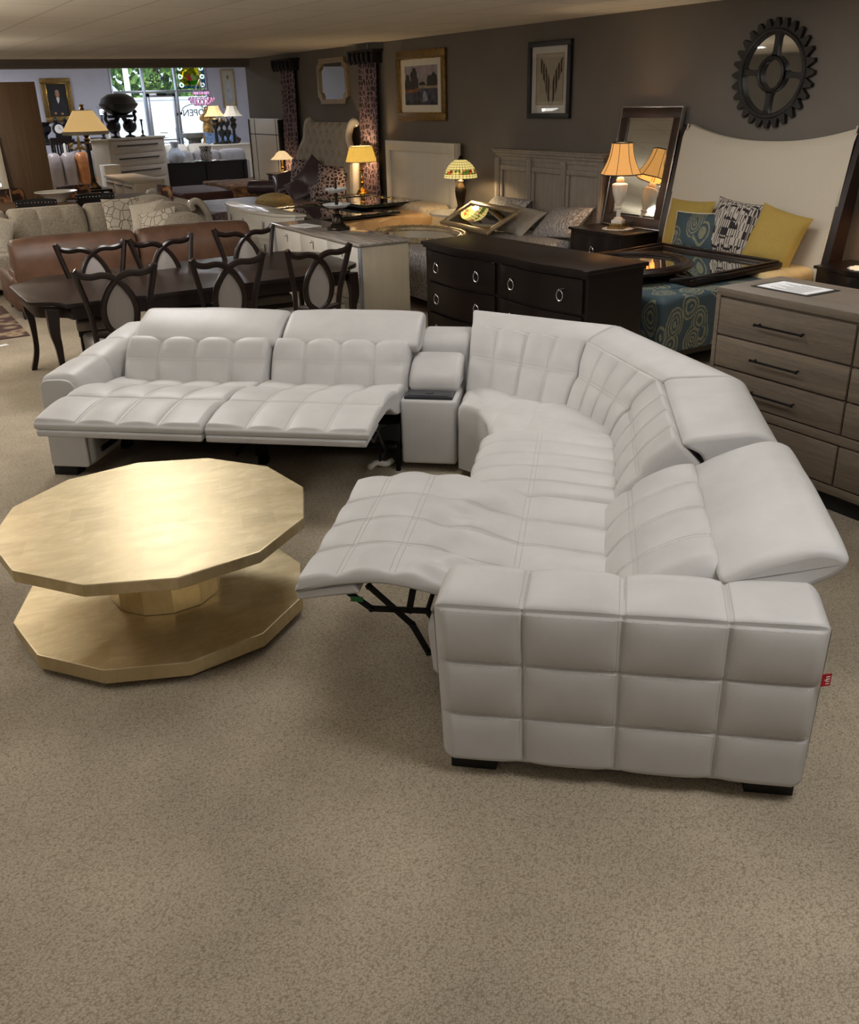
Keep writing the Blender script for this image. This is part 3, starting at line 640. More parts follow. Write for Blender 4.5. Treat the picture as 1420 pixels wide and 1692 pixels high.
# back facets: horizontal positions of each profile corner at the four boundaries
prof_z = [.40, .60, .752, .60, .30]
bdry = {0: [(.405, .30), (.405, .42), (.405, .60), (.405, .74), (.405, .70)],
        1: [(1.015, -.08), (1.07, .06), (1.125, .235), (1.21, .26), (1.20, .24)],
        2: [(1.265, -.50), (1.33, -.52), (1.485, -.55), (1.62, -.60), (1.60, -.60)],
        3: [(1.265, -1.435), (1.335, -1.44), (1.505, -1.445), (1.64, -1.445), (1.62, -1.445)]}
for j, sw in ((0, (.25, .5, .74)), (1, (.25, .5, .75)), (2, (.25, .5, .75))):
    V0 = [(x, y, z) for (x, y), z in zip(bdry[j], prof_z)]; V1 = [(x, y, z) for (x, y), z in zip(bdry[j+1], prof_z)]
    leather_part('backrest', lambda b: loft(b, V0, V1, [.04, .12, .03, .06, .05], .010, seams_w=sw, seams_l=(1.02,), arcrng=(-.05, 2.0), P=.030, rho=.045, groove=.004, endr=.022, crown=.006, wr=.001, wf=15, seed=20+j, stitch=.009))
top_z = [.742, .765, .805, .770, .70, .10, .10, .70]
hb = {0: [(.405, .60), (.405, .64), (.39, .80), (.39, .86), (.39, .87), (.39, .87), (.39, .76), (.405, .70)],
      1: [(1.12, .235), (1.145, .27), (1.27, .40), (1.32, .47), (1.33, .48), (1.33, .48), (1.24, .38), (1.17, .28)],
      2: [(1.485, -.55), (1.52, -.555), (1.80, -.64), (1.86, -.66), (1.87, -.66), (1.86, -.66), (1.70, -.60), (1.58, -.57)],
      3: [(1.505, -1.445), (1.535, -1.445), (1.79, -1.45), (1.875, -1.45), (1.885, -1.45), (1.86, -1.45), (1.70, -1.45), (1.6, -1.45)]}
for j in range(3):
    V0 = [(x, y, z) for (x, y), z in zip(hb[j], top_z)]; V1 = [(x, y, z) for (x, y), z in zip(hb[j+1], top_z)]
    leather_part('headrest', lambda b: loft(b, V0, V1, [.02, .05, .07, .06, .04, .03, .03, .04], .014, P=.004, endr=.014, wr=.0012, wf=9, seed=30+j))
# right recliner
rp = [(.150, .490), (.150, .515), (.27, .558), (.45, .586), (.62, .556), (.88, .492), (1.27, .452), (1.28, .36), (.90, .42), (.64, .518), (.45, .552), (.28, .526)]
rr_ = [.012, .02, .1, .1, .12, .2, .04, .04, .08, .08, .1, .06]
def puck(u, par):
    m = np.exp(-((par-4.15)/.55)**2); return m*(.017*np.sin(34*u+3*np.sin(9*u)+4*par)*np.exp(-((u-.25)/.35)**2) + .010*np.sin(21*u-5*par))
leather_part('footrest', lambda b: loft(b, lo2(rp, -2.385, 's'), lo2(rp, -1.455, 's'), rr_, .0085, seams_w=(.27, .51, .755), seams_l=(2.2, 3.25, 5.0), arcrng=(1.0, 6.0), P=.026, rho=.05, groove=.004, endr=.012, wr=.0016, wf=14, seed=8, stitch=ST, bulge=puck))
rl = [(.160, .462), (.155, .492), (.36, .530), (.38, .502)]
leather_part('footrest_lip', lambda b: loft(b, lo2(rl, -2.375, 's'), lo2(rl, -1.465, 's'), [.01, .012, .01, .01], .02, endr=.006, P=.002))
kp = [(.635, .20), (.615, .40), (.66, .44), (.72, .42), (.76, .20)]
leather_part('front_panel', lambda b: loft(b, lo2(kp, -2.40, 's'), lo2(kp, -1.46, 's'), [.03, .03, .03, .03, .03], .02, endr=.03, P=.006))
rb = [(1.20, .41), (1.30, .575), (1.50, .672), (1.60, .665), (1.72, .56), (1.62, .30)]
leather_part('backrest', lambda b: loft(b, lo2(rb, -2.385, 's'), lo2(rb, -1.475, 's'), [.05, .14, .06, .03, .05, .05], .010, seams_w=(.25, .5, .75), seams_l=(1.0,), arcrng=(-.05, 2.6), P=.022, rho=.05, groove=.003, endr=.05, crown=.010, wr=.001, seed=12, stitch=ST))
rh = [(1.545, .665), (1.66, .735), (1.83, .795), (1.92, .765), (1.89, .70), (1.70, .605), (1.60, .60)]
leather_part('headrest', lambda b: loft(b, lo2(rh, -2.455, 's'), lo2(rh, -1.485, 's'), [.02, .08, .06, .045, .05, .05, .03], .010, P=.003, endr=.022, crown=.010, wr=.0024, wf=10, seed=14))
# closed backs of the left seats and right recliner, black boxes added for the dark void under the seats, mechanisms
leather_part('outer_back', lambda b: b.b2((-1.79, .62, .07), (.06, .86, .62), .03, seg=3)); leather_part('outer_back', lambda b: b.b2((1.66, -2.42, .07), (1.84, -1.46, .58), .03, seg=3))
for lo, hi in (((-1.77, -.02, .20), (.05, .60, .30)), ((.78, -2.40, .06), (1.62, -1.46, .30)), ((1.30, -1.42, .06), (1.62, -.6, .40))):
    b = MB(); b.b2(lo, hi); b.build('under_seat_void', 'black_foot', sofa)
mech = MB()
for s in (-1.72, -.88, -.76, -.02):
    mech.tube([(s, .05, .26), (s, -.22, .36), (s, -.40, .33), (s, -.62, .46)], .011, 6); mech.tube([(s, -.10, .16), (s, -.28, .34), (s, -.52, .47)], .010, 6); mech.box((s, .0, .17), (.012, .5, .03))
mech.tube([(-1.77, -.12, .20), (.05, -.12, .20)], .010, 6); mech.tube([(-1.77, .15, .10), (.05, .15, .10)], .012, 6)
for s in (-1.40, -.42): mech.tube([(s, -.1, .22), (s+.14, -.04, .27)], .009, 6); mech.ball((s, -.1, .22), .02, 6)
mech.b2((-1.79, .10, .04), (-1.75, .2, .3)); mech.b2((.02, .0, .0), (.045, .03, .3)); mech.b2((-.85, .02, .0), (-.80, .08, .3))
me = mech.build('recliner_mechanism', 'black_metal', sofa)
m2 = MB()
for t in (-2.30, -1.55):
    for path in ([(.30, .475), (.40, .40), (.60, .405), (.70, .25), (.76, .25)], [(.395, .49), (.545, .345), (.60, .235), (.80, .235)], [(.56, .53), (.535, .40)]):
        for a, c in zip(path[:-1], path[1:]):
            L_ = math.hypot(c[0]-a[0], c[1]-a[1]); m2.box((L_/2, 0, 0), (L_+.02, .008, .024), .003, 0, TR(a[0], t, a[1])@RY(-math.atan2(c[1]-a[1], c[0]-a[0])))
    for q in ((.40, .40), (.60, .405), (.545, .345), (.60, .235), (.395, .49)): m2.tube([(q[0], t-.012, q[1]), (q[0], t+.012, q[1])], .009, 8)
m2.tube([(.60, -2.3, .405), (.60, -1.55, .405)], .009, 6)
m2o = m2.build('recliner_mechanism', 'black_metal', sofa)
b = MB(); b.box((.35, -2.306, .438), (.045, .003, .02), 0, 0, TR(0, 0, 0)); tag(b.build('sticker', 'green_tag', m2o), 'small green sticker on the footrest linkage')
for x, y in ((.80, -2.57), (1.74, -2.57), (1.74, -2.2), (-1.97, -.22), (-1.97, .76), (1.70, -1.0), (.50, .7), (.75, -1.9)):
    b = MB(); b.b2((x-.075, y-.05, 0), (x+.075, y+.05, .055), .004); b.build('leg', 'black_foot', sofa)
b = MB(); b.box((0, 0, 0), (.002, .03, .042), 0, 0); b.box((0.0012, -.002, .0), (.0006, .010, .003), 0, 1)
for k in range(4): b.box((.0013, .004, -.013+k*.008), (.0006, .012, .003), 0, 1)
tag(b.build('label_tag', ['red_tag', 'white_tag'], sofa, loc=(1.844, -2.650, .462), rot=(0, 0, math.radians(-70))), 'small red cloth tag sewn into the rear seam of the arm')

# ------------------------------------------------------------------ gold coffee table
ct = thing('coffee_table', 'gold leaf twelve sided coffee table standing in front of the white sectional', 'coffee table', (.835, 3.70, 0), 0)
def dodec(R, ph, c=(0, 0)): return [(c[0]+R*math.cos(math.radians(ph+30*k)), c[1]+R*math.sin(math.radians(ph+30*k))) for k in range(12)]
b = MB(); b.prism(dodec(.648, 21), .418, .468, .004); b.build('tabletop', 'gold_leaf', ct, ang=20)
b = MB(); b.prism(dodec(.235, 21), .10, .418); b.build('pedestal', 'gold_leaf', ct, ang=20)
b = MB(); b.prism(dodec(.617, 22, (-.015, -.015)), .035, .098, .004); b.build('base', 'gold_leaf', ct, ang=20)
b = MB(); b.prism(dodec(.56, 22, (-.015, -.015)), 0, .035); b.build('plinth', 'black_foot', ct, ang=20)
# ------------------------------------------------------------------ chests and dressers
def pull_bar(par, x, y, z, w, ax='y', key='black_metal', r=.006, out=-1):
    b = MB()
    b.tube([(x+out*.035, y-w/2, z), (x+out*.035, y+w/2, z)], r, 8)
    for s in (-1, 1): b.tube([(x, y+s*(w/2-.012), z), (x+out*.035, y+s*(w/2-.012), z)], r*.8, 6); b.ball((x+out*.035, y+s*w/2, z), r*1.5, 6)
    return b.build('handle', key, par)
def ring_pull(par, x, y, z, r=.032, key='silver'):
    b = MB(); b.tube([(x-.028, y+r*math.cos(t), z-r*1.15+r*1.15*math.sin(t)) for t in np.linspace(0, 2*PI, 20, endpoint=False)], .0055, 6, closed=True)
    b.tube([(x+.01, y, z+.004), (x-.032, y, z+.004)], .006, 8); b.ball((x-.034, y, z+.004), .009, 6); return b.build('ring_pull', key, par)
# grey-brown double dresser at the right: front faces -X
gx, gy0, gz = 4.06, 3.66, 1.045
gd = thing('dresser', 'tall grey-brown wood dresser with slim black bar handles at the right edge of the photo', 'dresser', (gx, gy0, 0))
b = MB(); W_, D_ = 1.86, .52
b.b2((0, -.03, .10), (D_, 0, gz-.035), .004); b.b2((0, -W_, .10), (D_, -W_+.03, gz-.035), .004); b.b2((0, -W_, gz-.045), (D_, 0, gz), .006)
b.b2((0, -W_, .10), (D_, 0, .15), .004); b.b2((.02, -W_+.03, .15), (D_, -.03, gz-.045)); b.b2((0, -W_+.03, .375), (.03, -.03, .425), .002)
b.build('body', 'grey_oak', gd)
b = MB(); b.b2((.04, -W_+.05, 0), (D_-.03, -.05, .10)); b.build('plinth', 'black_foot', gd)
cols = [(-.035, -.90), (-.905, -1.825)]
rows = [(.79, .992), (.61, .785), (.43, .605), (.155, .37)]
for c0, c1 in cols:
    for z0, z1 in rows:
        b = MB(); b.b2((-.006, c1+.004, z0+.003), (.02, c0-.004, z1-.003), .003); d = b.build('drawer', 'grey_oak', gd)
        pull_bar(d, -.006, (c0+c1)/2, (z0+z1)/2, .30)
sh = thing('price_sheet', 'white printed sheet under an olive frame lying on the grey-brown dresser', 'paper', (gx+.27, gy0-.30, gz))
b = MB(); b.b2((-.13, -.19, 0), (.13, .19, .003)); b.build('backing', 'bronze_green', sh)
b = MB(); b.b2((-.11, -.165, .003), (.11, .165, .005)); b.build('sheet', 'paper', sh)
b = MB()
for k in range(9): b.b2((-.09+k*.02, -.12, .005), (-.086+k*.02, .06+.05*math.sin(k*2.1), .0055))
b.build('printing', 'ink', sh)
# black serpentine dresser
def serp(u): return .035*math.sin(2*PI*u)
bd = thing('dresser', 'black-brown serpentine dresser with silver ring pulls behind the middle of the white sofa', 'dresser', (4.10, 6.90, 0), math.radians(3.4))
BW, BH, BD = 1.96, .945, .54
def front(u0, u1, y0, y1, amp, n=24):
    return [(-amp*math.sin(2*PI*t), y0+(y1-y0)*t) for t in np.linspace(u0, u1, n)]
def serp_poly(dx, ov, n=40):
    f = []
    for t in np.linspace(0, 1, n):
        q = (t*2) % 1 if t < 1 else 1; f.append((dx-.045*math.sin(PI*q)**2*1.0, ov-(BW+2*ov)*t))
    return f+[(BD+ov, -BW-ov), (BD+ov, ov)]
b = MB(); b.prism(serp_poly(-.025, .025), BH-.03, BH, .006); b.prism(serp_poly(-.012, .012), BH-.05, BH-.03); b.build('top', 'espresso_y', bd)
b = MB(); b.prism(serp_poly(.012, 0), .10, BH-.05); b.b2((0, -.05, 0), (.06, 0, .1)); b.b2((0, -BW, 0), (.06, -BW+.05, .1)); b.b2((BD-.06, -BW, 0), (BD, -BW+.05, .1)); b.b2((BD-.06, -.05, 0), (BD, 0, .1)); b.build('body', 'espresso_y', bd)
for c in range(2):
    y0 = -.05-c*(BW/2-.01); y1 = y0-(BW/2-.08)
    for r_ in range(3):
        z0 = .13+r_*.255; z1 = z0+.235
        def fx(y): q = ((-y/BW)*2) % 1; return -.045*math.sin(PI*q)**2
        P1 = [(fx(y)-.004, y) for y in np.linspace(y0, y1, 22)]; b = MB(); b.prism(P1+[(.05, y1), (.05, y0)], z0, z1, .004)
        P2 = [(fx(y)-.010, y) for y in np.linspace(y0, y1, 22)]
        b.prism(P2+[(.05, y1), (.05, y0)], z1-.008, z1, .002); d = b.build('drawer', 'espresso_y', bd)
        for fr in (.20, .80): y = y0+(y1-y0)*fr; ring_pull(d, fx(y)-.004, y, (z0+z1)/2+.03)
# tan sideboard with striped marble top
sbx = at(598, 404, .86); sb = thing('sideboard', 'tan wood sideboard with striped grey marble top behind the dining table', 'sideboard', (3.86, 7.63, 0), 0)
SW, SH, SD = 2.0, .86, .50
b = MB(); b.b2((-.02, -.02, SH-.025), (SD+.01, SW+.02, SH), .005); b.build('top', 'marble', sb)
b = MB(); b.b2((.015, 0, .08), (SD, SW, SH-.025), .004); b.b2((.03, .03, 0), (SD-.03, SW-.03, .08)); b.build('body', 'tan_wood', sb)
for y in (0, SW-.035): b = MB(); b.b2((-.004, y, .08), (.02, y+.035, SH-.025), .003); b.build('post', 'aluminium', sb)
for c in range(3):
    y0 = .05+c*.635; y1 = y0+.625
    for z0, z1 in ((.58, .825), (.335, .575), (.095, .33)):
        b = MB(); b.b2((.0, y0, z0), (.02, y1, z1-.004), .004); d = b.build('drawer', 'ivory_lacquer', sb); b = MB(); b.tube([(-.004, (y0+y1)/2, z1-.05), (-.022, (y0+y1)/2, z1-.05)], .008, 8); b.ball((-.026, (y0+y1)/2, z1-.05), .014, 8); b.b2((-.006, (y0+y1)/2-.006, z1-.12), (-.002, (y0+y1)/2+.006, z1-.05)); b.build('knob', 'silver', d)
sh = thing('price_sheet', 'white paper sheet lying on the striped marble top', 'paper', at(505, 373, SH), .15); sh.location.z = SH
b = MB(); b.b2((-.10, -.15, 0), (.10, .15, .002)); b.build('sheet', 'paper', sh)
b = MB()
for k in range(5): b.b2((-.07+k*.03, -.1, .002), (-.064+k*.03, .1, .0024))
b.build('printing', 'ink', sh)
# two-tier stand
p = at(559, 379, SH); ts = thing('tiered_stand', 'two tier cut glass stand on a bronze foot on the marble topped sideboard', 'cake stand', (p[0], p[1], SH))
q = 1.0
b = MB(); b.lathe([(.115, 0), (.12, .012), (.115, .022), (.02, .024)], 28); b.build('base', 'dark_bronze', ts)
b = MB(); b.lathe([(.082, .022), (.082, .045), (.062, .06), (.058, .10), (.045, .12), (.05, .135), (.024, .15), (.020, .175), (.034, .19), (.034, .20)], 8, 0); b.lathe([(.012, .20), (.018, .25), (.012, .30), (.02, .33), (.012, .36)], 14); b.lathe([(.010, .36), (.014, .42), (.006, .45), (.012, .47), (.002, .49)], 12); b.build('stem', 'dark_bronze', ts)
for z, r in ((.20, .135), (.345, .105)):
    b = MB(); b.shell([(.02, z), (r*.6, z+.006), (r*.92, z+.028), (r, z+.04), (r*.97, z+.044), (r*.55, z+.014), (.02, z+.008)], 48, flute=24, fa=.03); b.build('glass_tier', 'cut_glass', ts)
# ivory bow-ended chest
p1 = at(450, 362, .85)
ic = thing('chest', 'glossy ivory bow-front chest standing behind the brown leather sofa', 'chest of drawers', (4.06, 10.22, 0), 0)
def demi(o=0, n=26): return [(.42+o, -o), (.42+o, 2.15+o), (.30, 2.15+o)]+[(.12+.28*(1-t)**.0*0+.0-.16*math.sin(PI*t)**.7+.14-o, 2.1-2.0*t) for t in np.linspace(.02, .98, n)]+[(.30, -o)]
b = MB(); b.prism(demi(.02), .822, .85, .008); b.build('top', 'ivory_lacquer', ic)
b = MB(); b.prism(demi(0), .06, .822, .006); b.prism(demi(.008), .54, .56); b.prism(demi(.008), .30, .32); b.prism(demi(-.05), 0, .06); b.build('body', 'ivory_lacquer', ic)
b = MB()
for y in (.55, 1.1, 1.6):
    x = .26-.16*math.sin(PI*(2.1-y)/2.0)**.7
    for z in (.70, .44): b.box((x-.012, y, z), (.012, .03, .10), .003)
b.build('handle', 'silver', ic)
# ------------------------------------------------------------------ dining table and its six chairs
dt = thing('dining_table', 'long dark espresso dining table with curved corners standing behind the white sofa', 'dining table', (0, 0, 0))
X0, X1, Y0, Y1, TZ = .99, 3.70, 7.10, 8.46, .745
def ogee(cx, cy, sx, sy): # concave corner
    return [(cx+sx*a, cy+sy*c) for a, c in ((.0, .30), (.035, .24), (.09, .20), (.15, .16), (.20, .10), (.22, 0))]
pl = ogee(X0, Y0, 1, 1)+[(2.35, Y0-.03)]+ogee(X1, Y0, -1, 1)[::-1]+ogee(X1, Y1, -1, -1)+[(2.35, Y1+.03)]+ogee(X0, Y1, 1, -1)[::-1]
b = MB(); b.prism(pl, TZ-.032, TZ, .005); b.build('tabletop', 'espresso', dt)
b = MB()
for x in (1.85, 2.85): b.b2((x-.0012, Y0+.0, TZ-.004), (x+.0012, Y1, TZ+.0006))
b.build('leaf_joint', 'black_foot', dt)
b = MB(); sc = [((x-2.345)*.965+2.345, (y-7.78)*.94+7.78) for x, y in pl]; b.prism(sc, TZ-.125, TZ-.032); b.build('apron', 'espresso', dt)
for x, y, sx, sy in ((X0+.14, Y0+.13, -1, -1), (X1-.14, Y0+.13, 1, -1), (X0+.14, Y1-.13, -1, 1), (X1-.14, Y1-.13, 1, 1)):
    pth = smooth_path([(x, y, TZ-.05), (x+.012*sx, y+.012*sy, TZ-.22), (x+.0*sx, y+.0*sy, .40), (x+.006*sx, y+.006*sy, .18), (x+.05*sx, y+.05*sy, 0)], 5)
    b = MB(); k = len(pth); b.tube(pth, [.062-.034*min(1, i/(k-1)*1.6) for i in range(k)], 4); 
    b.build('leg', 'espresso', dt, ang=30)
def make_chair():
    t = thing('dining_chair', '', 'chair', (0, 0, 0), 0, 'butterfly back dining chairs')
    W3 = 'walnut_chair'
    b = MB(); cushion_plan(b, [(-.22, -.02), (.22, -.02), (.25, .42), (-.25, .42)], .40, .475, .03, .02, 60, 8); b.build('seat', 'chair_fabric', t)
    b = MB(); b.prism([(-.21, -.02), (.21, -.02), (.24, .40), (-.24, .40)], .35, .405, .006); b.build('seat_frame', 'espresso', t)
    for s in (-1, 1):
        b = MB(); pp = smooth_path([(s*.275, -.11, 1.01), (s*.245, -.085, .88), (s*.205, -.05, .70), (s*.19, -.01, .50), (s*.19, -.01, .35), (s*.195, -.07, 0)], 5)
        b.tube(pp, [.020]*len(pp), 8, flat=1.15); b.build('back_post', 'espresso', t)
        b = MB(); pp = smooth_path([(s*.275, -.11, 1.01), (s*.24, -.108, .972), (s*.17, -.102, .955), (s*.09, -.098, .96), (s*.02, -.094, .935), (-s*.05, -.088, .87), (-s*.103, -.072, .77), (-s*.115, -.058, .67), (-s*.085, -.042, .575), (s*0, -.032, .515)], 5)
        b.tube(pp, [.0215]*len(pp), 8, flat=1.1); b.build('back_rail', 'espresso', t)
        b = MB(); pp = smooth_path([(s*.215, .37, .36), (s*.22, .385, .2), (s*.225, .39, 0)], 4); b.tube(pp, [.024-.010*i/(len(pp)-1) for i in range(len(pp))], 4); b.build('leg', 'espresso', t)
    b = MB(); b.tube([(-.19, -.02, .535), (0, -.026, .505), (.19, -.02, .535)], .018, 8, flat=1.2); b.build('cross_rail', 'espresso', t)
    # upholstered almond panel, both faces
    b = MB(); n = 24; rows = []
    for f in np.linspace(1, 0.02, 6):
        ring = []
        for a in np.linspace(0, 2*PI, n, endpoint=False):
            c, sn = math.cos(a), math.sin(a); zz = .71+.195*sn*f; wdt = (.106*max(0, 1-max(0, sn)**1.6*.93)**.9 if sn > 0 else .106*math.sqrt(max(0, 1-sn*sn*.97))/math.sqrt(max(1e-6, 1-sn*sn*.0)))
            xx = c*f*(wdt/max(.2, abs(c)) if False else .104*(1-.45*max(0, sn)**2))
            ring.append((xx, -.062-.10*(zz-.71)+.0, zz))
        rows.append(ring)
    R_ = np.array(rows)
    for sg in (-1, 1):
        Q = R_.copy(); Q[..., 1] += sg*.018*(1-np.linspace(1, 0, 6)[:, None]**2); b.grid(Q, wrap_v=True)
    b.build('back_pad', 'chair_fabric', t); return t
ch = make_chair()
near = [((118, 448), (258, 435)), ((314, 430), (436, 417)), ((471, 415), (581, 402))]
far = [((90, 405), (206, 396)), ((211, 396), (317, 385)), ((353, 379), (450, 371))]
cl = ['near-side dark butterfly back chair at the left end of the dining table', 'near-side dark butterfly back chair at the middle of the dining table', 'near-side dark butterfly back chair at the dining table end beside the sideboard',
      'far-side dark butterfly back chair at the left, against the brown leather sofa', 'far-side dark butterfly back chair in the middle of the dining table', 'far-side dark butterfly back chair in front of the ivory chest']
for i, (a, c) in enumerate(near+far):
    pa, pc = at(*a, 1.01), at(*c, 1.01); mx, my = (pa[0]+pc[0])/2, (pa[1]+pc[1])/2
    yaw = math.atan2(pc[1]-pa[1], pc[0]-pa[0]); 
    if i >= 3: yaw += PI
    ox, oy = mx+.11*-math.sin(yaw), my+.11*math.cos(yaw)
    if i == 0: ch.location = (ox, oy, 0); ch.rotation_euler = (0, 0, yaw); ch['label'] = cl[0]
    else: dup(ch, (ox, oy, 0), yaw, cl[i])
    print('chair', i, round(ox, 2), round(oy, 2), round(math.degrees(yaw), 1), 'w', round(math.dist(pa, pc), 2))
# ------------------------------------------------------------------ brown leather sofa and grey sectional
bs = thing('sofa', 'brown leather sofa with its back to the dining table', 'sofa', (2.66, 10.55, 0), 0)
b = MB(); b.b2((-1.32, .02, .08), (1.32, .32, .50), .03); b.build('back_frame', 'brown_leather', bs)
for i in range(2):
    lp = [(-.02, .36), (-.06, .62), (.03, .79), (.20, .79), (.26, .50)]
    b = MB(); s0 = -1.30+i*1.3; loft(b, lo2(lp, s0, 't'), lo2(lp, s0+1.285, 't'), [.05, .1, .06, .06, .05], .03, P=.004, endr=.05, crown=.02, wr=.006, wf=9, seed=40+i); b.build('back_cushion', 'brown_leather', bs)
b = MB(); b.b2((-1.1, .3, .12), (1.1, .92, .44), .04); b.build('seat', 'brown_leather', bs)
for s in (-1, 1):
    b = MB(); b.b2((s*1.22-.13, .0, .08), (s*1.22+.13, .92, .52 if s > 0 else .44), .05, seg=3); b.build('arm', 'brown_leather', bs)
for x, y in ((-1.25, .06), (1.25, .06), (-1.25, .86), (1.25, .86)): b = MB(); b.b2((x-.04, y-.03, 0), (x+.04, y+.03, .085)); b.build('leg', 'black_foot', bs)
gs = thing('sectional_sofa', 'grey chenille tufted sectional sofa behind the brown leather sofa', 'sofa', (0, 0, 0))
b = MB(); b.b2((-1.2, 13.30, .08), (3.75, 13.56, .66), .05); b.b2((3.35, 11.56, .08), (3.88, 13.56, .58), .05); b.b2((-1.2, 12.05, .08), (1.75, 13.4, .30), .05); b.b2((-1.2, 12.45, .08), (3.4, 13.4, .30), .05); b.build('base', 'grey_chenille', gs)
for x0, x1 in ((-1.15, .25), (.27, 1.62)):
    b = MB(); cushion_plan(b, [(x0, 12.05), (x1, 12.05), (x1, 13.35), (x0, 13.35)], .30, .47, .05, .02, 80, 10); b.build('seat_cushion', 'grey_chenille', gs)
b = MB(); cushion_plan(b, [(1.66, 12.45), (3.35, 12.45), (3.35, 13.35), (1.66, 13.35)], .30, .47, .05, .02, 80, 10); b.build('seat_cushion', 'grey_chenille', gs)
ck = [(12.98, .44), (12.90, .68), (13.08, .875), (13.34, .87), (13.46, .5)]
for x0, x1, sd in ((-1.1, .75, 1), (.77, 1.72, 2), (1.74, 2.66, 3), (2.68, 3.45, 4)):
    b = MB(); loft(b, lo2(ck, x0, 't'), lo2(ck, x1, 't'), [.08, .14, .1, .08, .08], .025, seams_w=(.36, .68), seams_l=(.9,), arcrng=(-.1, 2), P=.03, rho=.08, groove=.006, endr=.07, crown=.02, wr=.004, seed=50+sd); b.build('back_cushion', 'grey_chenille', gs)
ce = [(3.36, .44), (3.30, .66), (3.45, .88), (3.72, .86), (3.80, .5)]
for y0, y1, sd in ((12.70, 13.42, 5), (12.08, 12.68, 6), (11.56, 12.06, 7)):
    b = MB(); zz = {5: 0, 6: -.03, 7: -.12}[sd]; loft(b, [(x, y0, z+zz) for x, z in ce], [(x, y1, z+zz) for x, z in ce], [.08, .14, .12, .1, .08], .025, P=.02, endr=.10, crown=.04, wr=.008, seed=50+sd); b.build('back_cushion', 'grey_chenille', gs)
# ------------------------------------------------------------------ cushions
def cushion(name, label, cat, key, w, h, t, loc, rot, seed=0, piping=None, group=None, wr=.006, pinch=.07):
    mb, rim = pillow_mb(w, h, t, seed, wr, pinch); rt = tag(mb.build(name, key, None, loc, 60, rot), label, cat, group)
    if piping: b = MB(); b.tube(rim, .006, 6, closed=True); b.build('piping', piping, rt)
    return rt
GP = 'cushions on the grey sectional'
p = at(196, 366, .68); cushion('throw_pillow', 'cream pillow with brown zigzag line pattern standing square on the grey sectional', 'cushion', 'line_print', .50, .50, .16, (p[0]+.12, 12.82, .70), (math.radians(-12), 0, .05), 1, None, GP)
cushion('throw_pillow', 'plain cream pillow leaning right beside the zigzag patterned pillow', 'cushion', 'cream_chenille', .46, .46, .16, (3.18, 12.84, .68), (math.radians(-14), 0, -.25), 2, None, GP)
cushion('throw_pillow', 'plain cream pillow at the left edge of the photo on the grey sectional', 'cushion', 'cream_chenille', .55, .52, .18, (1.42, 12.55, .66), (math.radians(-25), .35, -.1), 3, None, GP)
cushion('throw_pillow', 'cream line patterned pillow lying slanted on the corner seat of the grey sectional', 'cushion', 'line_print', .48, .44, .16, (3.30, 12.00, .66), (math.radians(-35), -.2, -.55), 4, None, GP)
cushion('throw_pillow', 'plain cream pillow tucked behind the slanted line patterned pillow', 'cushion', 'cream_chenille', .46, .42, .15, (3.30, 12.42, .72), (math.radians(-30), -.15, -.5), 5, None, GP)
# ------------------------------------------------------------------ bedroom row along the picture wall
def bed_base(t, x0, x1, y0, y1, ztop, cov, seed=0, drop=.16, wr=.010, wf=8, mat='white_fabric'):
    b = MB(); b.b2((x0+.06, y0+.04, .12), (x1, y1-.04, .34), .03); b.b2((x0+.08, y0+.1, 0), (x0+.16, y0+.18, .12)); b.b2((x0+.08, y1-.18, 0), (x0+.16, y1-.1, .12)); b.b2((x1-.3, y0+.1, 0), (x1-.2, y0+.2, .12)); b.build('bed_frame', 'espresso', t)
    b = MB(); b.b2((x0+.03, y0+.02, .34), (x1, y1-.02, ztop-.03), .06, seg=3); b.build('mattress', mat, t)
    b = MB(); cushion_plan(b, [(x0-.02, y0-.03), (x1-.32, y0-.03), (x1-.30, y1+.03), (x0-.02, y1+.03)], drop, ztop, .06, .012, 200, 26, wr, wf, seed); return b.build('comforter', cov, t)
# 1. linen winged headboard with the paisley comforter
t1 = thing('bed', 'bed with tall cream linen headboard in a dark wood frame and blue paisley comforter', 'bed', (0, 0, 0))
HY0, HY1 = 5.03, 6.93
b = MB(); n = 30; Pn = []
for z0 in np.linspace(0, 1, 26):
    row = []
    for y in np.linspace(HY0+.02, HY1-.02, n):
        q = (y-(HY0+HY1)/2)/((HY1-HY0)/2); top = 1.615+.135*abs(q)**2.2; z = .30+(top-.30)*z0
        x = 6.80+.20*max(0, (z-.6))/1.1+ (0.06*((z0-.93)/.07)**2 if z0 > .93 else 0); row.append((x, y, z))
    Pn.append(row)
Pn = np.array(Pn); b.grid(Pn); Q = Pn.copy(); Q[..., 0] += .05; b.grid(Q[::-1]); b.grid(np.stack([Pn[-1], Q[-1]])); b.build('headboard_panel', 'linen', t1)
for y, s in ((HY0, -1), (HY1, 1)):
    b = MB(); pth = [(6.82, 0), (6.80, .35), (6.81, .7), (6.90, 1.15), (6.985, 1.55), (7.03, 1.735), (7.06, 1.74), (7.09, 1.70), (7.05, 1.2), (6.98, .7), (6.95, 0)]
    v = [(x, y-.035, z) for x, z in pth]+[(x, y+.035, z) for x, z in pth]; k = len(pth); b.add(v, [tuple(range(k)), tuple(range(2*k-1, k-1, -1))]+[(i, (i+1) % k, k+(i+1) % k, k+i) for i in range(k)]); b.build('headboard_post', 'espresso', t1, ang=25)
    b = MB(); b.tube(smooth_path([(6.805, y-s*.04, .45), (6.82, y-s*.04, .75), (6.91, y-s*.04, 1.2), (6.995, y-s*.04, 1.6), (7.03, y-s*.04, 1.75)], 5), .008, 6); b.build('piping', 'linen', t1)
bed_base(t1, 5.10, 6.85, 5.12, 6.80, .63, 'paisley', 61, .2, .012, 7, 'tan_sheet')
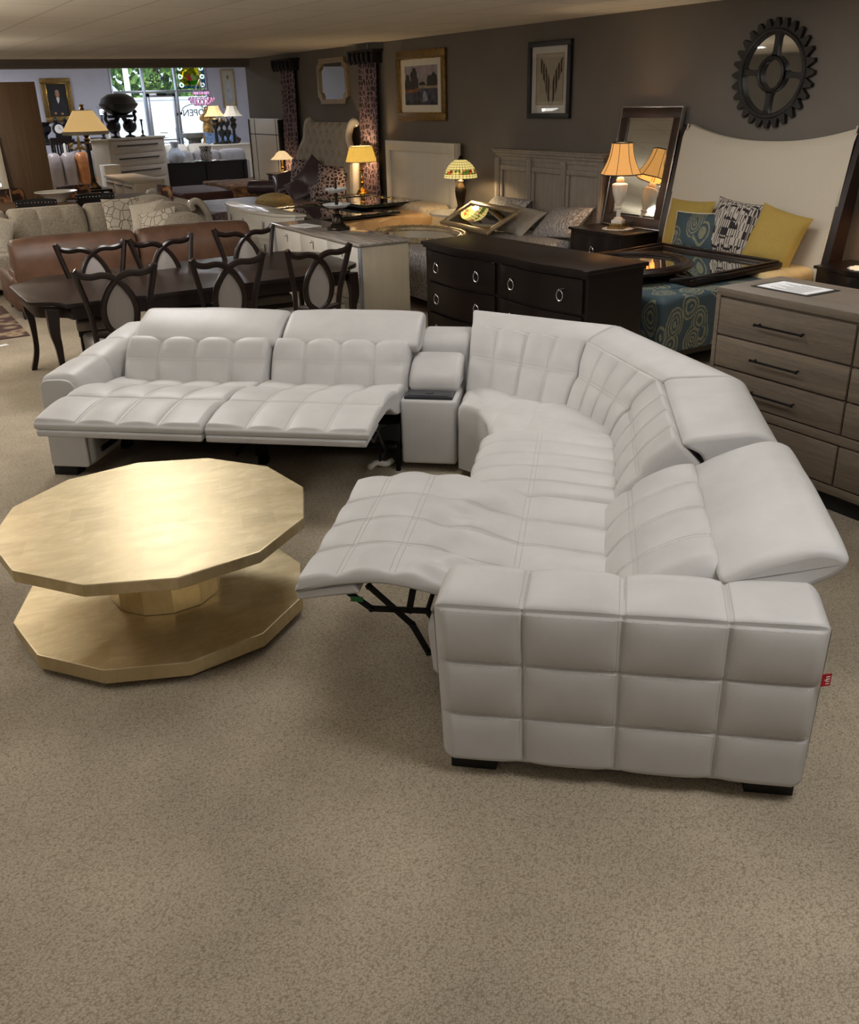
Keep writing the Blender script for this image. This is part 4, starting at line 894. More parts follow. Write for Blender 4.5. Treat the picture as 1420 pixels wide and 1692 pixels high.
b = MB(); cushion_plan(b, [(6.25, 5.09), (6.84, 5.10), (6.84, 6.83), (6.25, 6.83)], .45, .665, .05, .01, 90, 12, .006, 9, 62); b.build('folded_sheet', 'tan_sheet', t1)
# 2. weathered three panel headboard
t2 = thing('bed', 'king bed with weathered grey three panel wood headboard and silver comforter', 'bed', (0, 0, 0))
WY0, WY1, WZ = 7.98, 9.92, 1.45
b = MB(); b.b2((6.96, WY0, .1), (7.04, WY1, WZ-.12), .005)
for k in range(4):
    y = WY0+.02+k*(WY1-WY0-.04)/3; b.b2((6.925, y-.045, .1), (6.97, y+.045, WZ-.10), .006); b.b2((6.918, y-.02, .3), (6.93, y+.02, WZ-.14), .004)
for z0, z1, o in ((WZ-.13, WZ-.08, .0), (WZ-.08, WZ-.045, .02), (WZ-.045, WZ-.015, .045), (WZ-.015, WZ, .06)): b.b2((6.95-o, WY0-o*.8, z0), (7.05, WY1+o*.8, z1), .006)
b.build('headboard', 'weathered', t2)
for k in range(3):
    y0 = WY0+.075+k*(WY1-WY0-.04)/3; y1 = y0+(WY1-WY0-.04)/3-.11
    b = MB(); fr = ((y0, .4, y1, .46), (y0, WZ-.24, y1, WZ-.18), (y0, .46, y0+.05, WZ-.24), (y1-.05, .46, y1, WZ-.24))
    for a, c, d, e in fr: b.b2((6.935, a, c), (6.962, d, e), .008)
    b.build('panel_moulding', 'weathered', t2)
bed_base(t2, 4.95, 6.95, 8.02, 9.90, .60, 'silver_quilt', 63, .12, .010, 8)
# 3. cream panel headboard, peach comforter
t3 = thing('bed', 'bed with plain square cream wood headboard and shiny peach comforter', 'bed', (0, 0, 0))
CY0, CY1 = 10.92, 12.78
b = MB(); b.b2((6.99, CY0, .1), (7.07, CY1, 1.475), .006)
for lo, hi in (((6.965, CY0, .1), (6.99, CY0+.13, 1.345)), ((6.965, CY1-.13, .1), (6.99, CY1, 1.345)), ((6.965, CY0, 1.345), (6.99, CY1, 1.475))): b.b2(lo, hi, .004)
b.build('headboard', 'cream_wood', t3)
bed_base(t3, 5.0, 6.98, 11.0, 12.7, .64, 'peach_satin', 64, .12, .012, 9)
b = MB(); cushion_plan(b, [(6.5, 10.97), (6.95, 10.97), (6.95, 12.72), (6.5, 12.72)], .45, .72, .08, .02, 90, 12, .006, 9, 65); b.build('bolster_cover', 'peach_damask', t3)
# 4. tufted sleigh bed
t4 = thing('bed', 'sleigh bed with tall button tufted grey headboard and mauve bedding', 'bed', (0, 0, 0))
SY0, SY1, SZ = 13.63, 15.73, 1.70
def sl_half(z):      # half width of the shaped outline at height z
    if z < 1.18: return 1.05
    if z < 1.45: q = (z-1.18)/.27; return 1.05-.29*(3*q*q-2*q**3)
    q = (z-1.45)/(SZ-1.45); return .76+.05*q
b = MB(); rows = []; zs = np.linspace(.35, SZ, 130); cyc = (SY0+SY1)/2
tufts = []
for r_, z in enumerate(np.arange(.78, 1.7, .15)):
    for c in range(-4, 5):
        y = c*.24+(.12 if r_ % 2 else 0)
        if abs(y) < sl_half(z)-.1: tufts.append((y, z))
for z in zs:
    row = []
    for u in np.linspace(-1, 1, 150):
        y = u*sl_half(z); bx = 6.84+.10*((z-.35)/1.3)**2 + (.05*((z-1.62)/.1) if z > 1.62 else 0)
        dd = sum(math.exp(-((y-a)**2+(z-c)**2)/.0026) for a, c in tufts)
        ed = min(1, (1-abs(u))*sl_half(z)/.07); row.append((bx-.05*math.sqrt(max(0, ed*(2-ed)))+.048*min(1, dd), cyc+y, z))
    rows.append(row)
rows = np.array(rows); b.grid(rows); Q = rows.copy(); Q[..., 0] = 6.95+.07*((Q[..., 2]-.35)/1.3)**2; b.grid(Q[::-1]); b.grid(np.stack([rows[-1], Q[-1]])); b.build('headboard_panel', 'linen_grey', t4)
for ty_, tz_ in tufts:
    b = MB(); b.ball((6.84+.10*((tz_-.35)/1.3)**2-.012, cyc+ty_, tz_), (.008, .016, .016), 6); b.build('button', 'linen_grey', t4)
for s in (-1, 1):
    b = MB(); y = cyc+s*1.05
    pa = smooth_path([(6.88, y, .0), (6.87, y, .5), (6.89, y, 1.0), (6.90, y, 1.18), (6.91, cyc+s*.94, 1.30), (6.93, cyc+s*.80, 1.46), (6.95, cyc+s*.80, 1.59), (6.99, cyc+s*.82, 1.69), (7.04, cyc+s*.82, 1.71), (7.08, cyc+s*.82, 1.66)], 5)
    b.tube(pa, .045, 10, flat=1.3, up=(1, 0, 0)); b.build('headboard_post', 'ivory_lacquer', t4)
bed_base(t4, 4.62, 6.80, 13.72, 15.64, .57, 'purple_quilt', 66, .2, .010, 8)
b = MB(); pf = smooth_path([(4.48, 0, .10), (4.46, 0, .45), (4.38, 0, .68), (4.28, 0, .76), (4.20, 0, .72), (4.22, 0, .64)], 5)
prof = np.array(pf); G = np.array([[(x, y, z) for x, _, z in pf] for y in np.linspace(13.66, 15.70, 10)]); b.grid(G); G2 = G.copy(); G2[..., 0] += .09; G2[..., 2] -= .02; b.grid(G2[::-1]); b.grid(np.stack([G[0], G2[0]])); b.grid(np.stack([G[-1], G2[-1]])); b.build('footboard', 'linen_grey', t4)
for y in (13.62, 15.74):
    b = MB(); b.tube([(x+.04, y, z) for x, _, z in pf], .05, 8, up=(0, 1, 0)); b.build('footboard_post', 'ivory_lacquer', t4)
# 5. cream panel bed with burgundy bedding
t5 = thing('bed', 'bed with cream panelled headboard striped by thin dark inlay and burgundy bedding', 'bed', (0, 0, 0))
PY0, PY1 = 16.75, 18.22
b = MB(); b.b2((6.99, PY0+.03, .1), (7.07, PY1-.03, 1.74), .01); b.build('headboard', 'cream_wood', t5)
b = MB()
for y in (PY0+.16, PY1-.30): b.b2((6.986, y-.008, .1), (6.992, y+.008, 1.73))
b.b2((6.986, PY0+.03, 1.46), (6.992, PY1-.03, 1.475)); b.build('inlay', 'black_foot', t5)
for y in (PY0, PY1-.04): b = MB(); b.b2((6.975, y, 0), (7.08, y+.04, 1.72), .008); b.build('headboard_post', 'black_foot', t5)
bed_base(t5, 5.02, 6.98, 16.5, 18.1, .62, 'burgundy', 67, .15, .010, 6)
b = MB(); cushion_plan(b, [(5.9, 16.46), (6.9, 16.46), (6.9, 18.14), (5.9, 18.14)], .5, .68, .03, .01, 120, 16, .016, 16, 68); b.build('throw_blanket', 'burgundy_throw', t5)
# cushions on the beds
CP = 'cushions against the linen headboard'
cushion('throw_pillow', 'mustard yellow pillow leaning at the far left behind the blue paisley pillow', 'cushion', 'mustard', .50, .48, .15, (6.72, 6.50, .88), (math.radians(-16), 0, math.radians(-84)), 11)
cushion('throw_pillow', 'blue and olive paisley pillow with pale piping in front of the mustard pillow', 'cushion', 'paisley', .52, .38, .14, (6.63, 6.29, .84), (math.radians(-16), math.radians(-2), math.radians(-82)), 12, 'linen')
cushion('throw_pillow', 'black and beige maze print pillow in the middle against the linen headboard', 'cushion', 'maze_print', .50, .50, .15, (6.70, 5.93, .905), (math.radians(-16), math.radians(5), math.radians(-86)), 13)
cushion('throw_pillow', 'mustard yellow pillow tilted at the right end of the row on the linen headboard', 'cushion', 'mustard', .50, .50, .16, (6.68, 5.45, .87), (math.radians(-18), math.radians(11), math.radians(-86)), 14)
cushion('bed_pillow', 'silver grey crinkled pillow at the right against the weathered headboard', 'cushion', 'silver_quilt', .72, .46, .2, (6.72, 8.36, .74), (math.radians(-52), math.radians(-6), math.radians(-90)), 15)
cushion('bed_pillow', 'silver grey crinkled pillow at the left against the weathered headboard', 'cushion', 'silver_quilt', .74, .48, .22, (6.72, 9.50, .75), (math.radians(-48), 0, math.radians(-90)), 16)
cushion('bed_pillow', 'plain grey pillow between the two crinkled silver pillows', 'cushion', 'linen_grey', .66, .44, .16, (6.52, 8.95, .74), (math.radians(-58), math.radians(5), math.radians(-84)), 17)
def cpx(name, label, key, w, h, t, px, py, z, rot, seed, pip=None, cat='cushion'):
    p = atX(px, py, 6.66) if seed in (21, 22, 23) else at(px, py, z); return cushion(name, label, cat, key, w, h, t, p, rot, seed, pip)
cpx('throw_pillow', 'mauve trellis print pillow standing at the left against the tufted headboard', 'trellis_pillow', .5, .5, .16, 500, 288, 0.83, (math.radians(-16), 0, math.radians(-62)), 21)
cpx('throw_pillow', 'plain purple velvet pillow standing on its corner in the middle against the tufted headboard', 'purple_satin', .52, .52, .16, 519, 293, 0.83, (math.radians(-18), math.radians(38), math.radians(-52)), 22)
cpx('throw_pillow', 'mauve trellis print pillow standing at the right against the tufted headboard', 'trellis_pillow', .52, .5, .17, 549, 300, 0.79, (math.radians(-18), math.radians(6), math.radians(-45)), 23)
cpx('throw_pillow', 'small round mauve trellis print pillow lying in front of the cut glass stand', 'trellis_pillow', .40, .36, .16, 530, 318, 0.69, (math.radians(-35), math.radians(-20), math.radians(-42)), 24)
cpx('throw_pillow', 'dark gathered purple satin pillow with a centre button behind the bolster', 'purple_satin', .52, .46, .2, 476, 300, 0.77, (math.radians(-46), math.radians(-14), math.radians(-30)), 25, 'grey_piping')
cpx('throw_pillow', 'purple satin pillow with grey piping leaning in the front of the tufted bed', 'purple_satin', .52, .46, .18, 500, 312, 0.71, (math.radians(-38), math.radians(-26), math.radians(-28)), 26, 'grey_piping')
p = at(438, 309, .68); bo = thing('bolster', 'shiny purple satin roll bolster lying on the mauve bedding', 'cushion', p, math.radians(-40))
b = MB(); loft(b, [(-.30, .11*math.cos(a), .11*math.sin(a)) for a in np.linspace(0, 2*PI, 10, endpoint=False)], [(.30, .11*math.cos(a), .11*math.sin(a)) for a in np.linspace(0, 2*PI, 10, endpoint=False)], [.05]*10, .03, P=.003, endr=.04); b.build('roll', 'purple_satin', bo)
for s in (-1, 1):
    b = MB(); b.lathe([(.085, 0), (.06, .012), (.015, .006), (.0, .016)], 18, 0, TR(s*.302, 0, 0)@RY(s*PI/2)); b.build('end_cap', 'grey_piping', bo)
p = at(453, 330, .645); fp = thing('fringed_pillow', 'gold fringed round pillow lying in front of the purple bolster', 'cushion', p)
b = MB(); b.ball((0, 0, 0), (.27, .27, .10), 14); b.build('body', 'fringe_gold', fp)
b = MB()
for a in np.linspace(0, 2*PI, 90, endpoint=False):
    r0 = .25; b.tube([(r0*math.cos(a), r0*math.sin(a), .03), (.285*math.cos(a), .285*math.sin(a), -.02), (.29*math.cos(a), .29*math.sin(a), -.08)], .006, 4)
b.build('fringe', 'fringe_gold', fp)
# ------------------------------------------------------------------ nightstands
def nightstand(label, x0, x1, y0, y1, h, key='espresso_y', drawers=2, ring=True):
    t = thing('nightstand', label, 'nightstand', (x0, (y0+y1)/2, 0)); w = y1-y0; d = x1-x0
    f = [(-.02*math.sin(PI*q)**2-.015*math.sin(2*PI*q*1.5)**2, -w/2+w*q) for q in np.linspace(0, 1, 24)]
    b = MB(); b.prism([(x-.025, y*1.05) for x, y in f]+[(d, w/2+.02), (d, -w/2-.02)], h-.025, h, .005); b.build('top', key, t)
    b = MB(); b.prism(f+[(d, w/2), (d, -w/2)], .10, h-.025); [b.b2((x, y, 0), (x+.05, y+.05, .1)) for x in (.0, d-.05) for y in (-w/2, w/2-.05)]; b.build('body', key, t)
    for k in range(drawers):
        hh = (h-.16)/drawers; z0 = .12+k*hh; g = [(x-.006, y*.9) for x, y in f]
        b = MB(); b.prism(g+[(.03, w*.44), (.03, -w*.44)], z0+.01, z0+hh-.01, .004); dd = b.build('drawer', key, t)
        ring_pull(dd, -.035, 0, z0+hh*.6, .028) if ring else None
    return t
NL = nightstand('black-brown nightstand holding the white urn lamp and the leaning mirror', 6.50, 7.08, 7.10, 7.92, .76)
NR = nightstand('black-brown nightstand at the right edge of the photo beside the linen headboard', 6.66, 7.10, 4.32, 4.98, .72)
nightstand('dark nightstand behind the crystal stand holding the gold shaded brass lamp', 6.60, 7.06, 12.98, 13.50, .70)
nightstand('dark nightstand in the gap left of the tufted bed under the small tulip lamp', 6.62, 7.08, 16.12, 16.55, .86, 'espresso_y', 3)
tt = thing('side_table', 'small round pale topped table under the leaded glass lamp', 'table', (6.62, 10.30, 0))
b = MB(); b.lathe([(.30, .675), (.36, .68), (.365, .70), (.36, .705)], 36); b.build('tabletop', 'ivory_lacquer', tt)
b = MB(); b.lathe([(.18, 0), (.18, .03), (.05, .08), (.05, .6), (.2, .675)], 24); b.build('pedestal', 'ivory_lacquer', tt)
# ------------------------------------------------------------------ table lamps
def bulb(x, y, z, w, col=(1, .72, .40), r=.04):
    l = bpy.data.lights.new('lamp_bulb', 'POINT'); l.energy = w; l.color = col; l.shadow_soft_size = r
    o = bpy.data.objects.new('lamp_bulb', l); COL.objects.link(o); o.location = (x, y, z)
def doily(x, y, z, label, r=.15):
    b = MB(); n = 60; b.prism([((r+.012*math.sin(k*2*PI/n*15))*math.cos(2*PI*k/n), (r+.012*math.sin(k*2*PI/n*15))*math.sin(2*PI*k/n)) for k in range(n)], 0, .004); o = b.build('doily', 'lace', None, (x, y, z)); tag(o, label, 'doily')
p = at(1021, 377, .764); dx, dy = p[0], p[1]
doily(dx, dy, .76, 'white lace doily under the white urn lamp')
lm = thing('table_lamp', 'white fluted urn lamp with an orange panelled shade on the left black nightstand', 'lamp', (dx, dy, .764))
zt = zat(dx, dy, 236)-.764; zb = zat(dx, dy, 288)-.764; zu = zat(dx, dy, 292)-.764
b = MB(); b.b2((-.085, -.085, 0), (.085, .085, .022), .003); b.b2((-.07, -.07, .022), (.07, .07, .05), .004); b.build('foot', 'old_gold', lm, rot=(0, 0, .5))
b = MB(); b.b2((-.055, -.055, .05), (.055, .055, .085), .003, X=RZ(.5)); s = (zu-.085)/.42
b.lathe([(.05, .085), (.045, .10), (.022, .115), (.022, .16*s+.03), (.034, .17*s+.03), (.034, .18*s+.03), (.02, .19*s+.03)], 20)
z0 = .19*s+.03; z1 = .085+.42*s
b.lathe([(.02, z0), (.045, z0+.05*s), (.068, z0+.13*s), (.074, z0+.19*s), (.076, z0+.20*s)], 48, flute=24, fa=.02); b.lathe([(.078, z0+.20*s), (.076, z0+.215*s), (.03, z0+.235*s), (.026, z1-.05), (.042, z1-.045), (.042, z1-.03), (.03, z1-.005), (.01, z1)], 24); b.build('urn', 'alabaster', lm)
b = MB(); b.tube([(0, 0, z1), (0, 0, zt+.0)], .006, 6); b.build('rod', 'brass', lm)
HB, HT = .205, .115
def panel_shade(par, r0, r1, zb, zt, n, key, trim, flare=.0, rot=.3):
    b = MB(); rows = []
    for q in np.linspace(0, 1, 8):
        r = r0+(r1-r0)*q-flare*math.sin(PI*q); z = zb+(zt-zb)*q; rows.append([(r*math.cos(rot+2*PI*(k//2 + (.24 if k % 2 else -.24))/n+0), r*math.sin(rot+2*PI*(k//2+(.24 if k % 2 else -.24))/n), z) for k in range(2*n)])
    b.grid(np.array(rows), wrap_v=True); s = b.build('lamp_shade', key, par, ang=20)
    tr = MB()
    for q in (0, -1): tr.tube(rows[q], .006, 5, closed=True)
    for k in range(2*n): tr.tube([r_[k] for r_ in rows], .0032, 5)
    tr.build('shade_trim', trim, s); return s
panel_shade(lm, .205, .105, zb, zt, 4, 'shade_orange', 'bronze_green', .022, .25); bulb(dx, dy, .764+(zb+zt)/2, 13)
# brass lamp with a gold empire shade
p = at(600, 321, .70); gx2, gy2 = p[0], p[1]; g = thing('table_lamp', 'brass candlestick lamp with a glowing gold drum shade beside the tufted bed', 'lamp', (gx2, gy2, .70))
zt, zb = zat(gx2, gy2, 242)-.70, zat(gx2, gy2, 267)-.70
b = MB(); b.lathe([(.10, 0), (.10, .02), (.085, .03), (.075, .06), (.03, .09), (.022, .14), (.035, .17), (.02, .19), (.028, .24), (.016, .27), (.02, .33), (.045, .345), (.05, .355), (.02, .36), (.02, zb)], 20); b.build('candlestick', 'brass', g)
b = MB(); b.shell([(.235, zb), (.17, zt)], 36); s = b.build('lamp_shade', 'shade_gold', g)
b = MB(); [b.tube([(r*math.cos(a), r*math.sin(a), z) for a in np.linspace(0, 2*PI, 36, endpoint=False)], .005, 5, closed=True) for r, z in ((.235, zb), (.17, zt))]; b.tube([(0, 0, zt-.02), (0, 0, zt+.03)], .005, 5); b.build('shade_trim', 'tan_wood', s)
bulb(gx2, gy2, .70+(zt+zb)/2, 14)
# leaded glass dome lamp
p = at(762, 351, .705); tx, ty = p[0], p[1]; g = thing('table_lamp', 'bronze lamp with a leaded stained glass dome shade on the small round table', 'lamp', (tx, ty, .705))
zt, zb = zat(tx, ty, 263)-.705, zat(tx, ty, 294)-.705
b = MB(); b.lathe([(.085, 0), (.085, .02), (.07, .03), (.055, .05), (.042, .08), (.045, .10), (.06, .17), (.074, .25), (.068, .30), (.035, .335), (.03, .36), (.04, .37), (.02, .39), (.02, zb+.03)], 22); b.build('base', 'dark_bronze', g)
dome = [(.205, 0), (.203, .018), (.195, .045), (.178, .08), (.15, .115), (.11, .145), (.065, .165), (.03, .172)]; sc = (zt-zb)/.172
b = MB(); b.shell([(r, z*sc) for r, z in dome], 56); s = b.build('lamp_shade', 'shade_leaded', g, loc=(0, 0, zb))
b = MB(); b.lathe([(.04, .168*sc), (.03, .18*sc), (.012, .20*sc), (.0, .21*sc)], 16); b.build('cap', 'dark_bronze', s); bulb(tx, ty, .705+zb+.06, 22, (1, .74, .42))
# tulip lamp
p = atX(468, 281, 6.84); ux, uy, uz = p[0], p[1], .86
g = thing('table_lamp', 'small brass lamp with a pale bell shaped glass shade left of the tufted bed', 'lamp', (ux, uy, uz)); zt, zb = zat(ux, uy, 249)-uz, zat(ux, uy, 263)-uz
b = MB(); b.lathe([(.075, 0), (.075, .015), (.03, .03), (.016, .06), (.03, .09), (.014, .12), (.014, zb+.02)], 18); b.build('base', 'brass', g)
b = MB(); b.shell([(.205, zb), (.18, zb+.02), (.14, zb+.05), (.10, zb+.10), (.055, zt-.01), (.03, zt)], 36, flute=6, fa=.03); s = b.build('lamp_shade', 'shade_tulip', g)
b = MB(); b.lathe([(.035, zt-.004), (.02, zt+.015), (.008, zt+.04), (0, zt+.05)], 12); b.build('cap', 'dark_bronze', s); bulb(ux, uy, uz+zb+.05, 10)
# shade just inside the right edge of the photo
doily(6.82, 4.62, .72, 'white lace doily at the right edge of the photo on the right nightstand')
g = thing('table_lamp', 'lamp at the right edge of the photo with only its shade rim showing', 'lamp', (6.90, 4.50, .724))
b = MB(); b.b2((-.08, -.08, 0), (.08, .08, .045), .004); b.build('foot', 'old_gold', g)
b = MB(); b.lathe([(.05, .045), (.02, .1), (.022, .16), (.075, .30), (.03, .36), (.03, .40), (.01, .44)], 24); b.build('urn', 'alabaster', g)
panel_shade(g, .205, .105, .53, .80, 4, 'shade_orange', 'bronze_green', .022, .25); bulb(6.9, 4.5, 1.38, 14)
# ------------------------------------------------------------------ leaning mirror and mirrors lying on the beds
lmx = thing('leaning_mirror', 'dark wood framed mirror with silver edge leaning behind the white urn lamp', 'mirror', (6.88, 7.45, .764))
lmx.rotation_euler = (0, math.radians(10.3), 0)
w, h = .86, 1.16
def mirror_frame(par, w, h, fw, key, ekey, glass='mirror', th=.035):
    b = MB()
    for lo, hi in (((0, -w/2+.016, .016), (th-.002, w/2-.016, fw)), ((0, -w/2+.016, h-fw), (th-.002, w/2-.016, h-.016)), ((0, -w/2+.016, fw), (th-.002, -w/2+fw, h-fw)), ((0, w/2-fw, fw), (th-.002, w/2-.016, h-fw))): b.b2(lo, hi, .006)
    b.build('frame', key, par)
    b = MB()
    for lo, hi in (((-.006, -w/2, 0), (th, w/2, .016)), ((-.006, -w/2, h-.016), (th, w/2, h)), ((-.006, -w/2, .016), (th, -w/2+.016, h-.016)), ((-.006, w/2-.016, .016), (th, w/2, h-.016))): b.b2(lo, hi, .002)
    b.build('edge_trim', ekey, par)
    b = MB(); b.b2((th*.4, -w/2+fw, fw), (th*.6, w/2-fw, h-fw)); b.build('glass', glass, par)
    b = MB(); iw, ih = w/2-fw, h-fw
    bv = [(th*.3, -iw, fw), (th*.3, iw, fw), (th*.3, iw, ih), (th*.3, -iw, ih)]; c = .022; ib = [(th*.38, -iw+c, fw+c), (th*.38, iw-c, fw+c), (th*.38, iw-c, ih-c), (th*.38, -iw+c, ih-c)]
    b.add([(x+.004, y, z) for x, y, z in bv]+[(x-.002, y, z) for x, y, z in ib], [(k, (k+1) % 4, 4+(k+1) % 4, 4+k) for k in range(4)]); b.build('bevel', glass, par)
mirror_frame(lmx, w, h, .11, 'walnut_frame', 'silver')
# square mirror on the paisley bed
sm = thing('framed_mirror', 'black framed square mirror lying on the paisley bed in front of its pillows', 'mirror', (0, 0, 0))
c0, c1, c2, c3 = at(1100, 402, .72), at(1287, 432, .70), at(1170, 458, .69), at(1000, 428, .70)
o = np.array(c3); ux_ = np.array(c0)-o
sm.location = (6.02, 5.92, .66); sm.rotation_euler = (0, math.radians(-2), 0)
b = MB(); sw, sl = 1.40, 1.04
for lo, hi in (((-sl/2, -sw/2, 0), (sl/2, -sw/2+.09, .05)), ((-sl/2, sw/2-.09, 0), (sl/2, sw/2, .05)), ((-sl/2, -sw/2+.09, 0), (-sl/2+.09, sw/2-.09, .05)), ((sl/2-.09, -sw/2+.09, 0), (sl/2, sw/2-.09, .05))): b.b2(lo, hi, .012)
for lo, hi in (((-sl/2+.02, -sw/2+.02, .05), (sl/2-.02, -sw/2+.05, .065)), ((-sl/2+.02, sw/2-.05, .05), (sl/2-.02, sw/2-.02, .065)), ((-sl/2+.02, -sw/2+.05, .05), (-sl/2+.05, sw/2-.05, .065)), ((sl/2-.05, -sw/2+.05, .05), (sl/2-.02, sw/2-.05, .065))): b.b2(lo, hi, .006)
b.build('frame', 'espresso', sm); b = MB(); b.b2((-sl/2+.08, -sw/2+.08, .02), (sl/2-.08, sw/2-.08, .026)); b.build('glass', 'mirror', sm)
p = at(1048, 448, .75); rm = thing('round_mirror', 'black framed round mirror lying over the square mirror on the paisley bed', 'mirror', (5.50, 5.93, .735)); rm.rotation_euler = (0, math.radians(-1), 0)
b = MB(); b.tube([(0.47*math.cos(a), .47*math.sin(a), .0) for a in np.linspace(0, 2*PI, 64, endpoint=False)], .03, 10, closed=True); b.tube([(0.43*math.cos(a), .43*math.sin(a), .01) for a in np.linspace(0, 2*PI, 64, endpoint=False)], .018, 8, closed=True); b.tube([(0.505*math.cos(a), .505*math.sin(a), -.004) for a in np.linspace(0, 2*PI, 64, endpoint=False)], .020, 8, closed=True); b.build('frame', 'espresso', rm)
b = MB(); b.lathe([(.43, -.008), (.43, .0)], 64); b.build('glass', 'mirror', rm)
b = MB(); b.tube([(5.35, 5.30, .70), (5.86, 5.18, .705)], .012, 6); b.b2((5.55, 5.20, .675), (5.75, 5.30, .70)); tag(b.build('mirror_bracket', 'black_foot'), 'black support bar lying under the mirrors near the edge of the paisley bed', 'bar')
# gold framed mirror on the silver bed, propped up by the pillows
c = [np.array(at(*q)) for q in ((728, 371, .64), (806, 389, .64), (908, 356, .86), (816, 341, .86))]
c[2] = c[1]+(c[3]-c[0])
gm = thing('framed_mirror', 'slim gold framed mirror lying tilted on the silver bed against its pillows', 'mirror', tuple(c[0]))
e1 = (c[1]-c[0]); lw = np.linalg.norm(e1); e1 /= lw; e2 = c[3]-c[0]; e2 -= e1*(e2@e1); lh = np.linalg.norm(e2); e2 /= lh; e3 = np.cross(e1, e2)
if e3[2] < 0: e3 = -e3
gm.matrix_world = Matrix(((e1[0], e2[0], e3[0], c[0][0]), (e1[1], e2[1], e3[1], c[0][1]), (e1[2], e2[2], e3[2], c[0][2]), (0, 0, 0, 1)))
b = MB(); fw = .06
for lo, hi in (((0, 0, 0), (lw, fw, .035)), ((0, lh-fw, 0), (lw, lh, .035)), ((0, fw, 0), (fw, lh-fw, .035)), ((lw-fw, fw, 0), (lw, lh-fw, .035))): b.b2(lo, hi, .008)
b.build('frame', 'champagne', gm); b = MB(); b.b2((fw*.8, fw*.8, .012), (lw-fw*.8, lh-fw*.8, .018)); b.build('glass', 'mirror', gm)
print('gold mirror', lw, lh)
# oval mirror on the silver bed
ov = thing('oval_mirror', 'oval mirror in a carved champagne frame lying on the foot of the silver bed', 'mirror', (5.50, 9.35, .625))
b = MB(); n = 72; b.tube([(.45*math.cos(a), .62*math.sin(a), 0) for a in np.linspace(0, 2*PI, n, endpoint=False)], [.036+.006*math.sin(k*PI) for k in range(n)], 8, closed=True); b.tube([(.40*math.cos(a), .57*math.sin(a), .008) for a in np.linspace(0, 2*PI, n, endpoint=False)], .018, 8, closed=True)
for a in np.linspace(0, 2*PI, 36, endpoint=False): b.ball((.46*math.cos(a), .63*math.sin(a), .025), .016, 6)
b.build('frame', 'champagne', ov); b = MB(); b.lathe([(1, -.006), (1, .002)], 64, 0, Matrix.Diagonal((.40, .57, 1, 1))); b.build('glass', 'mirror', ov)
# two mirror-framed mirrors on the peach bed
def mosaic(label, loc, rz, lw, lh, fw=.17):
    t = thing('mirror_framed_mirror', label, 'mirror', loc, rz)
    b = MB(); b.b2((-lw/2, -lh/2, 0), (lw/2, lh/2, .018)); b.build('backing', 'black_foot', t)
    for sx, sy, wx, wy, ax in ((0, -1, lw, fw, 0), (0, 1, lw, fw, 0), (-1, 0, fw, lh-2*fw, 1), (1, 0, fw, lh-2*fw, 1)):
        n = 5 if ax == 0 else 4; b = MB()
        for k in range(n):
            if ax == 0: x0 = -lw/2+lw*k/n+.006; x1 = -lw/2+lw*(k+1)/n-.006; y0 = sy*(lh/2-fw/2)-fw/2+.004; y1 = y0+fw-.008
            else: y0 = -(lh/2-fw)+(lh-2*fw)*k/n+.006; y1 = -(lh/2-fw)+(lh-2*fw)*(k+1)/n-.006; x0 = sx*(lw/2-fw/2)-fw/2+.004; x1 = x0+fw-.008
            b.b2((x0, y0, .018), (x1, y1, .034), .010, seg=1)
        o = b.build('mirror_strip', 'tinted_mirror', t)
    b = MB(); b.b2((-lw/2+fw, -lh/2+fw, .018), (lw/2-fw, lh/2-fw, .024)); b.build('glass', 'mirror', t); return t
mosaic('large mirror-bordered mirror lying on the foot of the peach bed behind the crystal stand', (5.45, 11.75, .665), .12, 1.25, 1.7)
mosaic('mirror-bordered mirror lying higher up the peach bed by the brass lamp', (6.32, 12.15, .715), .05, .95, 1.35)
# ------------------------------------------------------------------ on the picture wall
def frame_rect(par, y0, y1, z0, z1, fw, depth, key, X=XW, bev=.008):
    b = MB(); x0 = X-depth
    for lo, hi in (((x0, y0, z0), (X-.002, y1, z0+fw)), ((x0, y0, z1-fw), (X-.002, y1, z1)), ((x0, y0, z0+fw), (X-.002, y0+fw, z1-fw)), ((x0, y1-fw, z0+fw), (X-.002, y1, z1-fw))): b.b2(lo, hi, bev)
    return b.build('frame', key, par)
def flat(b, X, pts, mi): # a flat coloured shape on a picture; pts in (y,z)
    k = len(pts); b.add([(X, y, z) for y, z in pts], [tuple(range(k))], mi)
ly0, ly1, lz0, lz1 = 11.35, 12.64, 1.735, 2.615
lp = thing('framed_picture', 'landscape painting with trees over a pond in a wide gold frame on the wall', 'picture', (0, 0, 0))
frame_rect(lp, ly0, ly1, lz0, lz1, .10, .045, 'old_gold'); frame_rect(lp, ly0+.09, ly1-.09, lz0+.09, lz1-.09, .02, .035, 'brass')
b = MB(); b.b2((XW-.022, ly0+.1, lz0+.1), (XW-.018, ly1-.1, lz1-.1)); b.build('mat_board', 'mat_board', lp)
a0, a1, b0, b1 = ly0+.21, ly1-.21, lz0+.20, lz1-.19; AW, AH = a1-a0, b1-b0
def S_(u, v): return (a1-u*AW, b0+v*AH)
b = MB(); X_ = XW-.0235
flat(b, X_, [S_(0, 0), S_(1, 0), S_(1, 1), S_(0, 1)], 0)
flat(b, X_-.0004, [S_(0, 0), S_(1, 0), S_(1, .44), S_(0, .40)], 4)
flat(b, X_-.0008, [S_(.35, .42), S_(1, .42), S_(1, .52), S_(.6, .50), S_(.4, .47)], 2)
flat(b, X_-.0010, [S_(0, .30), S_(.3, .33), S_(.5, .38), S_(.35, .44), S_(0, .44)], 3)
r_ = np.random.default_rng(5)
